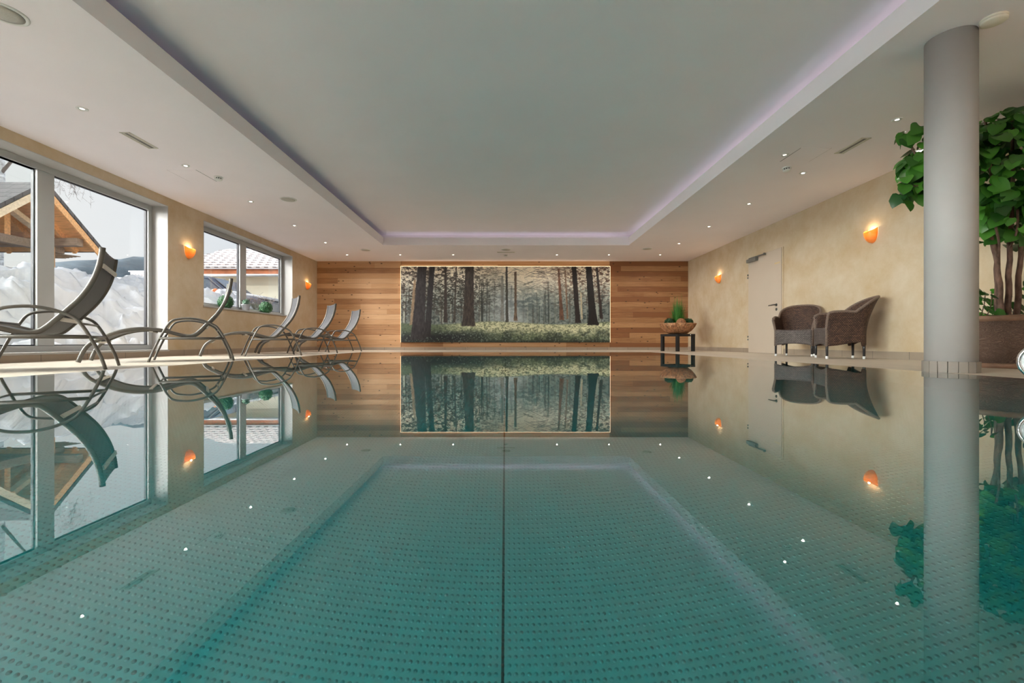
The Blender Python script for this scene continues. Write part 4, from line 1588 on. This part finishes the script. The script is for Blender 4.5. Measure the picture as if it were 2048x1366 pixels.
rn = random.Random(21)
fo = MB()
clusters = [((0.0, -0.05, 1.30), (0.48, 0.38, 0.50), 330), ((0.05, -0.02, 0.92), (0.46, 0.38, 0.26), 120), ((0.1, 0.0, 1.66), (0.42, 0.36, 0.22), 110), ((-0.62, -0.05, 1.42), (0.30, 0.20, 0.26), 95), ((-0.88, -0.1, 1.30), (0.12, 0.12, 0.22), 30),
            ((-0.86, -0.02, 1.66), (0.08, 0.08, 0.10), 6), ((-1.03, -0.12, 1.12), (0.06, 0.06, 0.12), 8)]
for (c, r3, n) in clusters:
    k = 0
    n = int(n * 1.4)
    while k < n:
        d = Vector((rn.gauss(0, 1), rn.gauss(0, 1), rn.gauss(0, 1))).normalized()
        rad = rn.uniform(0.55, 1.0) ** 0.6
        p = Vector(c) + Vector((d.x * r3[0], d.y * r3[1], d.z * r3[2])) * rad
        wx, wy = p.x + QX, p.y + QY
        if wx > XR - 0.09 or p.z + 0.40 > CEIL - 0.07 or math.hypot(wx - 3.27, wy - 3.31) < 0.27:
            k += 0.34
            continue
        nrm = Vector((d.x * 0.7, d.y * 0.7 - 0.35, 0.55 + 0.3 * d.z)) + Vector((rn.uniform(-1, 1), rn.uniform(-1, 1), rn.uniform(-0.4, 0.6))) * 0.4
        ax = Vector((d.x * 0.6 + rn.uniform(-0.6, 0.6), d.y * 0.6 + rn.uniform(-0.6, 0.6), -0.8 + rn.uniform(-0.3, 0.4)))
        add_leaf(fo, p, nrm, ax, rn.uniform(0.07, 0.125), rn)
        k += 1
fo.build('foliage', 'tree_leaf', tr)
iv = thing('ivy_plant', 'low trailing green plant in the planter below the tree', 'plant', (QX, QY, DECK + 0.42))
b = MB()
stems = MB()
for k in range(26):
    a = rn.uniform(0, 2 * PI)
    r0 = rn.uniform(0.2, 0.36)
    h0 = rn.uniform(0.05, 0.34)
    base = Vector((r0 * math.cos(a), r0 * math.sin(a), 0.0))
    tip = base + Vector((rn.uniform(-0.1, 0.05), rn.uniform(-0.12, 0.06), h0))
    stems.tube(smooth_path([tuple(base), tuple((base + tip) / 2 + Vector((0.02, 0, 0.02))), tuple(tip)], 3), 0.004, 5)
    for q in range(3):
        p = base.lerp(tip, 0.5 + 0.25 * q)
        add_leaf(b, p, (rn.uniform(-0.6, 0.6), -0.6, 0.7), (rn.uniform(-1, 1), rn.uniform(-1, 0.2), -0.2), rn.uniform(0.05, 0.09), rn)
stems.build('stems', 'bark', iv)
b.build('foliage', 'tree_leaf', iv)

# ------------------------------------------------------------------ water spout at the edge of the pool
ws = thing('water_spout', 'polished steel pool spout with a round pale mouth over the water', 'pool fitting', (3.0, 1.64, DECK))
MB().tube(smooth_path([(0, 0, 0.0), (0, 0, 0.10), (-0.06, 0, 0.147), (-0.2, 0, 0.150), (-0.6, 0, 0.148), (-0.98, 0, 0.147)], 5), 0.045, 16).lathe([(0.09, 0.0), (0.09, 0.01), (0.05, 0.02)], (0, 0, 0), 24).build('pipe', 'chrome', ws)
ds = []
nrm = Vector((-0.75, -0.66, 0)).normalized()
up = Vector((0, 0, 1))
sdv = nrm.cross(up)
cen = Vector((-1.035, 0, 0.147))


def disc_prof(mb, prof, n=32):
    rows = []
    for (r_, d_) in prof:
        rows.append([cen + nrm * d_ + sdv * (r_ * math.cos(2 * PI * k / n)) + up * (r_ * math.sin(2 * PI * k / n)) for k in range(n)])
    mb.grid(rows, True, None, True)
    return mb


disc_prof(MB(), [(0.0, -0.03), (0.045, -0.03), (0.066, -0.015), (0.071, 0.0), (0.069, 0.012), (0.060, 0.014), (0.056, 0.006)]).build('mouth_ring', 'chrome', ws)
disc_prof(MB(), [(0.058, 0.006), (0.03, 0.012), (0.0, 0.014)]).build('mouth_lens', 'spout_lens', ws)

# ------------------------------------------------------------------ plants on the sill of the raised window
SZ = W2[2] + 0.004
leaf_ball('topiary_ball', 'clipped round box ball at the near end of the window sill', 'plant', (-5.37, 8.62, SZ + 0.132), 0.137, 620, 'box_leaf', 0.017, 31, 'clipped box balls on the sill')
leaf_ball('topiary_ball', 'clipped round box ball at the far end of the window sill', 'plant', (-5.37, 10.06, SZ + 0.132), 0.137, 620, 'box_leaf', 0.017, 32, 'clipped box balls on the sill')
pp_ = thing('potted_plant', 'small grey-green plant in a grey pot on the window sill', 'plant', (-5.36, 9.27, SZ))
MB().lathe([(0.0, 0.0), (0.058, 0.0), (0.082, 0.125), (0.088, 0.127), (0.088, 0.14), (0.076, 0.14), (0.07, 0.11), (0.0, 0.108)], (0, 0, 0), 28).build('pot', 'zinc_pot', pp_)
b = MB()
rn = random.Random(8)
for k in range(90):
    d = Vector((rn.gauss(0, 1), rn.gauss(0, 1), abs(rn.gauss(0, 1)))).normalized()
    p = Vector((0, 0, 0.15)) + Vector((d.x * 0.085, d.y * 0.085, d.z * 0.12)) * rn.uniform(0.4, 1)
    add_leaf(b, p, d + Vector((0, 0, 0.4)), d + Vector((0, 0, rn.uniform(-0.4, 0.6))), rn.uniform(0.025, 0.045), rn)
b.build('foliage', 'grey_leaf', pp_)

# ------------------------------------------------------------------ outside: snow, pavilion, birch, car, neighbour's house, hill
def ground_h(x, y):
    """snow bank piled along the wall, a plateau behind it that falls away past the raised window"""
    d = -x - 5.9
    k = min(max((d - 0.15) / 2.9, 0.0), 1.0)
    k = k * k * (3 - 2 * k)
    crest = 1.50 + 0.06 * (y - 8.0) if y < 13.8 else 1.85 - 0.32 * (y - 13.8)
    crest = max(crest, 0.9)
    z = -0.15 + (crest + 0.15) * k
    if y > 12.5 and d > 2.6:
        q = min((d - 2.6) / 1.0, 1) * min((y - 12.5) / 1.5, 1)
        z = z * (1 - q) + 0.9 * q
    P = Vector((x * 1.3, y * 1.3, 0.0))
    lump = noise.fractal(P, 1.0, 2.1, 4) * 0.20
    bl = noise.cell(Vector((x * 1.5 + noise.noise(P) * 0.6, y * 1.5 + noise.noise(P * 1.3) * 0.5, 0.5))) * 0.17 + noise.cell(Vector((x * 3.9 + noise.noise(P * 1.7) * 0.6, y * 3.9 + noise.noise(P * 2) * 0.5, 2.5))) * 0.11
    amp = min(max((d - 0.05) / 0.5, 0), 1)
    return z + (lump + bl * max(0.25, 1 - d / 9)) * amp


rows = []
xs_ = []
x = -5.58
st_ = 0.045
while x > -40:
    xs_.append(x)
    if x < -10:
        st_ *= 1.12
    x -= st_
ys_ = [-6 + 0.05 * k for k in range(0, 440)] + [16.5, 18, 20, 24, 30, 40]
for x in xs_:
    rows.append([(x, y, ground_h(x, y)) for y in ys_])
sn_ = MB()
sn_.grid([list(reversed(r_)) for r_ in rows])
so = sn_.build('snow', 'snow')
tag(so, 'heaped white snow bank outside the windows', 'snow', kind='stuff')

# far wooded hill
rows = []
for i in range(60):
    y = 60 + 12 * i
    prof = 40 + min(max((y - 240) * 0.22, -14), 30) + 5 * noise.noise(Vector((y * 0.02, 3.1, 0))) + 2.4 * noise.noise(Vector((y * 0.21, 9.1, 0)))
    rows.append([(-250 - 12 * j, y, prof * (math.sin(PI * min(j, 4) / 8) if j < 5 else 1.0) - (0 if j else 6)) for j in range(5)])
hl = MB().grid(rows).build('hill', 'hazy_forest')
struct(hl, 'dark blue wooded hill on the horizon')
# open snowfield that runs out to the foot of the hill
rows = []
for i in range(14):
    r_ = 27 * 1.18 ** i
    rows.append([(r_ * math.cos(R(85 + 10 * j)), r_ * math.sin(R(85 + 10 * j)), 0.6 + (0.118 * r_ - 2.6) * (1.0 if j < 8 else max(0.0, 1 - (j - 8) * 0.3))) for j in range(13)])
fl_ = MB().grid(rows).build('field', 'snow')
struct(fl_, 'open snow-covered field outside')

# timber pavilion
PXF = -10.0
pv = thing('timber_pavilion', 'open timber pavilion with a gabled wooden roof outside the tall window', 'pavilion', (PXF, 9.74, 0.9))
AP = (0.0, 0.0, 2.66)             # apex, eaves (local: x out of the gable, y along it)
EV = 1.32
EZ = 1.52
LEN = -5.5


def roof_pt(k, x):                # k -1..1 across, 0 ridge
    return Vector((x, k * EV, AP[2] - abs(k) * (AP[2] - EZ)))


for s in (-1, 1):
    n_ = Vector((0, s * (AP[2] - EZ), EV)).normalized()
    a0, a1, b1, b0 = roof_pt(0, 0), roof_pt(s, 0), roof_pt(s, LEN), roof_pt(0, LEN)
    rs = MB().slab([a0, a1, b1, b0], n_ * 0.03).build('roof_boarding', 'timber', pv)
    e_ = Vector((0.05, 0, 0))
    MB().slab([a0 + n_ * 0.032 + e_, a1 + n_ * 0.032 + e_ + (a1 - a0) * 0.03, b1 + n_ * 0.032 + (a1 - a0) * 0.03, b0 + n_ * 0.032], n_ * 0.07).build('roof_covering', 'shingle', pv)
    MB().slab([a0 + Vector((0.005, 0, -0.15)), a1 + Vector((0.005, 0, -0.15)), a1 + Vector((0.005, 0, 0.02)), a0 + Vector((0.005, 0, 0.02))], (0.035, 0, 0)).build('barge_board', 'timber_pale' if s < 0 else 'timber', pv)
    for xx in (-0.5, -1.3, -2.1, -2.9, -3.7, -4.5):
        MB().bar(roof_pt(0, xx) - n_ * 0.06, roof_pt(s * 0.98, xx) - n_ * 0.06, 0.08, 0.12, up=n_).build('rafter', 'timber', pv)
    MB().bar((0.0 - 0.1, s * 0.93, EZ + 0.14), (LEN, s * 0.93, EZ + 0.14), 0.16, 0.18).build('eaves_beam', 'timber_grey', pv)
    for xx in (-0.85, -4.6):
        MB().box(xx - 0.08, xx + 0.08, s * 0.93 - 0.08, s * 0.93 + 0.08, -0.1, EZ + 0.06).build('post', 'timber', pv)
MB().bar((-0.85, -1.25, EZ + 0.02), (-0.85, 1.25, EZ + 0.02), 0.14, 0.18).build('tie_beam', 'timber_grey', pv)
MB().bar((-0.85, 0, EZ + 0.1), (-0.85, 0, AP[2] - 0.12), 0.12, 0.12, up=(1, 0, 0)).build('king_post', 'timber', pv)
for s in (-1, 1):
    MB().bar((-0.85, s * 1.0, EZ + 0.22), (-0.85, s * 0.05, AP[2] - 0.42), 0.10, 0.16, up=(1, 0, 0)).build('brace', 'timber_pale', pv)
b = MB()
for k in range(5):
    b.bar((-0.9 - 0.1 * k, 0.95 + 0.02 * k, EZ - 0.10 - 0.022 * k), (-0.7 - 0.02 * k, 1.55 - 0.07 * k, EZ - 0.08 - 0.022 * k), 0.09, 0.016)
b.build('stored_boards', 'timber_grey', pv)

# birch, its twigs hanging into the sky
bt = thing('birch_tree', 'white birch trunk with thin bare hanging twigs behind the pavilion', 'tree', (-15.0, 13.12, 0.8))
MB().tube(smooth_path([(0, 0, 0), (0.05, 0, 2), (0.1, 0.05, 4.5), (0.0, 0.1, 7), (0.1, 0.1, 10)], 4), [0.26 - 0.011 * i for i in range(17)], 12).build('trunk', 'birch_bark', bt)
rn = random.Random(77)
tw = MB()
for k in range(46):
    base = Vector((rn.uniform(1.6, 2.6), rn.uniform(-0.5, 0.9), rn.uniform(4.0, 5.1)))
    L = rn.uniform(0.25, 0.7)
    tip = base + Vector((rn.uniform(-0.1, 0.1), rn.uniform(-0.2, 0.45), -L))
    tw.tube([tuple(base), tuple(base.lerp(tip, 0.5) + Vector((0, 0.05, 0.03))), tuple(tip)], 0.0025, 3, cap=False)
    for q in range(6):
        p = base.lerp(tip, rn.random())
        tw.tube([tuple(p), tuple(p + Vector((rn.uniform(-0.06, 0.06), rn.uniform(-0.12, 0.16), rn.uniform(-0.12, 0.08))))], 0.003, 3, cap=False)
tw.tube([(0.1, 0.05, 4.2), (0.9, 0.1, 5.2), (1.8, 0.1, 5.5), (2.5, 0.3, 5.2)], [0.05, 0.03, 0.016, 0.006], 6)
tw.tube([(0.1, 0.05, 5.6), (0.3, 2.0, 7.2), (0.5, 4.2, 8.2), (0.6, 7.0, 8.4)], [0.06, 0.04, 0.025, 0.01], 6)
tw.build('twigs', 'twig', bt)

# neighbour's house seen through the raised window
HY_, HZ_ = 18.0, 3.12
hs_ = thing('neighbour_house', 'cream walled house with a snowy tiled roof beyond the raised window', 'house', (-10.5, HY_, 0.5))
hx0, hx1 = -2.6, 4.2
MB().box(hx0, hx1, 0.4, 6.0, -0.6, HZ_ - 0.62).build('wall', 'house_wall', hs_)
MB().box(hx0 - 0.3, hx1 + 0.3, 0.0, 0.04, HZ_ - 0.72, HZ_ - 0.50).build('fascia', 'fascia_red', hs_)
MB().tube([(hx0 - 0.3, -0.06, HZ_ - 0.76), (hx1 + 0.3, -0.06, HZ_ - 0.76)], 0.055, 8).build('gutter', 'gutter', hs_)
MB().box(hx0 - 0.3, hx1 + 0.3, 0.04, 0.42, HZ_ - 0.70, HZ_ - 0.66).build('soffit', 'timber_pale', hs_)
rf = MB()
gp_ = MB()
RP = 0.40                       # roof rise per metre
nrow = 9
for i in range(nrow):
    y0, y1 = -0.10 + 0.42 * i, -0.10 + 0.42 * (i + 1) + 0.05
    z0, z1 = HZ_ - 0.50 + RP * (y0 + 0.1) + 0.05, HZ_ - 0.50 + RP * (y1 + 0.1)
    prof = []
    x = hx0 - 0.4
    while x < hx1 + 0.4:
        prof.append(x)
        x += 0.055
    top_ = lambda x_: 0.045 * abs(math.sin((x_ + 0.16 * (i % 2)) * PI / 0.33))
    rf.grid([[(x_, y0, z0 + top_(x_)) for x_ in prof], [(x_, y1, z1 + top_(x_)) for x_ in prof]], True)
    rf.grid([[(x_, y0, z0 - 0.05) for x_ in prof], [(x_, y0, z0 + top_(x_)) for x_ in prof]], False)
    xg_ = hx0 - 0.4 + 0.16 * (i % 2)
    while xg_ < hx1 + 0.4:
        gp_.box(xg_ - 0.075, xg_ + 0.075, y0 - 0.014, y0 - 0.002, z0 - 0.012, z0 + 0.026)
        xg_ += 0.33
rf.build('roof', 'roof_tile_snow', hs_)
gp_.build('tile_shadows', 'tile_shadow_and_window', hs_)  # dark dashes standing in for the shadows under the tile edges
MB().bar((1.9, 0.34, HZ_ - 0.75), (1.4, 0.34, 0.5), 0.05, 0.02).build('drain_pipe', 'roof_tile_snow', hs_)

# car parked behind the snow
cr_ = thing('car', 'dark blue car half hidden by snow beyond the raised window', 'car', (-10.4, 16.2, 0.78))


def extrude_y(prof, y0, y1, inset=0.0):
    """side profile (x, z) carried across the car"""
    n = len(prof)
    v = [(x, y0, z) for x, z in prof] + [(x, y1, z) for x, z in prof]
    f = [tuple(range(n)), tuple(reversed(range(n, 2 * n)))]
    for k in range(n):
        k2 = (k + 1) % n
        f.append((k2, k, n + k, n + k2))
    return MB().add(v, f)


extrude_y([(-2.1, 0.35), (-2.15, 0.7), (-2.1, 1.02), (-0.9, 1.06), (0.75, 1.06), (1.75, 0.98), (2.15, 0.82), (2.2, 0.45), (2.05, 0.3), (-2.0, 0.3)], -0.88, 0.88).build('body', 'car_paint', cr_, bevel=0.07, seg=3)
gh = extrude_y([(-2.0, 1.04), (-1.75, 1.62), (-1.4, 1.72), (-0.2, 1.74), (0.25, 1.66), (1.0, 1.04)], -0.74, 0.74).build('cabin', 'car_paint', cr_, bevel=0.05, seg=3)
for yy in (-0.755, 0.755):
    for pf in ([(-1.8, 1.1), (-1.62, 1.56), (-1.0, 1.6), (-1.0, 1.1)], [(-0.92, 1.1), (-0.92, 1.6), (0.15, 1.58), (0.72, 1.1)]):
        extrude_y(pf, yy - 0.008, yy + 0.008).build('side_window', 'car_glass', cr_)
    MB().bar((0.2, yy, 1.62), (0.82, yy, 1.09), 0.03, 0.02).bar((-1.9, yy, 1.07), (0.8, yy, 1.07), 0.02, 0.02).build('window_trim', 'car_trim', cr_)
    MB().bar((-1.6, yy * 0.86, 1.77), (-0.1, yy * 0.86, 1.78), 0.03, 0.03).build('roof_rail', 'car_trim', cr_)
MB().slab([(0.32, -0.64, 1.62), (0.32, 0.64, 1.62), (1.0, 0.68, 1.08), (1.0, -0.68, 1.08)], (0.02, 0, 0.02)).build('windscreen', 'car_glass', cr_)
for (x, y) in ((-1.35, -0.86), (1.4, -0.86), (-1.35, 0.86), (1.4, 0.86)):
    MB().tube([(x, y - 0.1, 0.33), (x, y + 0.1, 0.33)], 0.33, 24).build('wheel', 'car_rubber', cr_)
for y in (-0.95, 0.95):
    MB().lathe([(0.0, -0.08), (0.10, -0.05), (0.11, 0.03), (0.0, 0.08)], (0.55, y, 1.16), 12).build('mirror', 'car_lamp', cr_)['label'] = 'orange mirror'
MB().slab([(1.0, -0.8, 1.08), (1.0, 0.8, 1.08), (2.05, 0.7, 0.90), (2.05, -0.7, 0.90)], (0, 0, 0.10)).build('bonnet_snow', 'snow', cr_, bevel=0.04)
for y in (-0.7, 0.7):
    MB().lathe([(0.0, -0.07), (0.09, -0.04), (0.1, 0.04), (0.0, 0.07)], (2.12, y, 0.72), 12).build('headlight', 'car_trim', cr_)

bu = thing('bare_bush', 'small brown leafless bush in the snow beyond the raised window', 'bush', (-7.75, 14.2, 0.95))
b = MB()
rn = random.Random(3)
for k in range(60):
    a = rn.uniform(0, 2 * PI)
    L = rn.uniform(0.3, 0.75)
    d = Vector((math.cos(a) * 0.6, math.sin(a) * 0.6, 0.9)).normalized()
    p1 = d * L * 0.5 + Vector((0, 0, 0.05))
    p2 = d * L + Vector((rn.uniform(-0.1, 0.1), rn.uniform(-0.1, 0.1), 0.05))
    b.tube([(0, 0, -0.1), tuple(p1), tuple(p2)], [0.012, 0.008, 0.003], 4, cap=False)
    for q in range(5):
        p = p1.lerp(p2, rn.random())
        b.tube([tuple(p), tuple(p + Vector((rn.uniform(-0.12, 0.12), rn.uniform(-0.12, 0.12), rn.uniform(0, 0.14))))], 0.005, 3, cap=False)
b.build('twigs', 'twig', bu)

# small white house with a dark window row on the horizon
sh_ = thing('distant_house', 'tiny white house with dark windows on the snowy horizon', 'house', (-94.0, 113.0, 16.2))
MB().box(-0.3, 4.0, 0.0, 3.5, -4.5, 1.6).build('wall', 'roof_tile_snow', sh_)
b = MB()
for k in range(4):
    MB().box(0.0 + 0.75 * k, 0.45 + 0.75 * k, -0.06, 0.02, 0.25, 1.05).build('window', 'tile_shadow_and_window', sh_)
MB().box(-0.6, 4.3, -0.3, 3.8, 1.6, 1.85).build('roof', 'snow', sh_)

# unseen building beyond the left edge, added to shade the snow from the sky glow
bn = empty_struct('unseen_shade_block')
bn.location = (-22.0, 7.1, 0.4)
MB().box(-4.4, 4.4, -7.1, 7.1, -1.5, 7.4).build('wall', 'timber_grey', bn)
for s in (-1, 1):
    MB().slab([(0, -7.6, 9.6), (s * 4.9, -7.6, 7.15), (s * 4.9, 7.6, 7.15), (0, 7.6, 9.6)], (0, 0, 0.2)).build('roof', 'snow', bn)
    MB().slab([(-4.4, s * 7.1, 7.4), (4.4, s * 7.1, 7.4), (0, s * 7.1, 9.55)], (0, -s * 0.15, 0)).build('gable', 'timber_grey', bn)
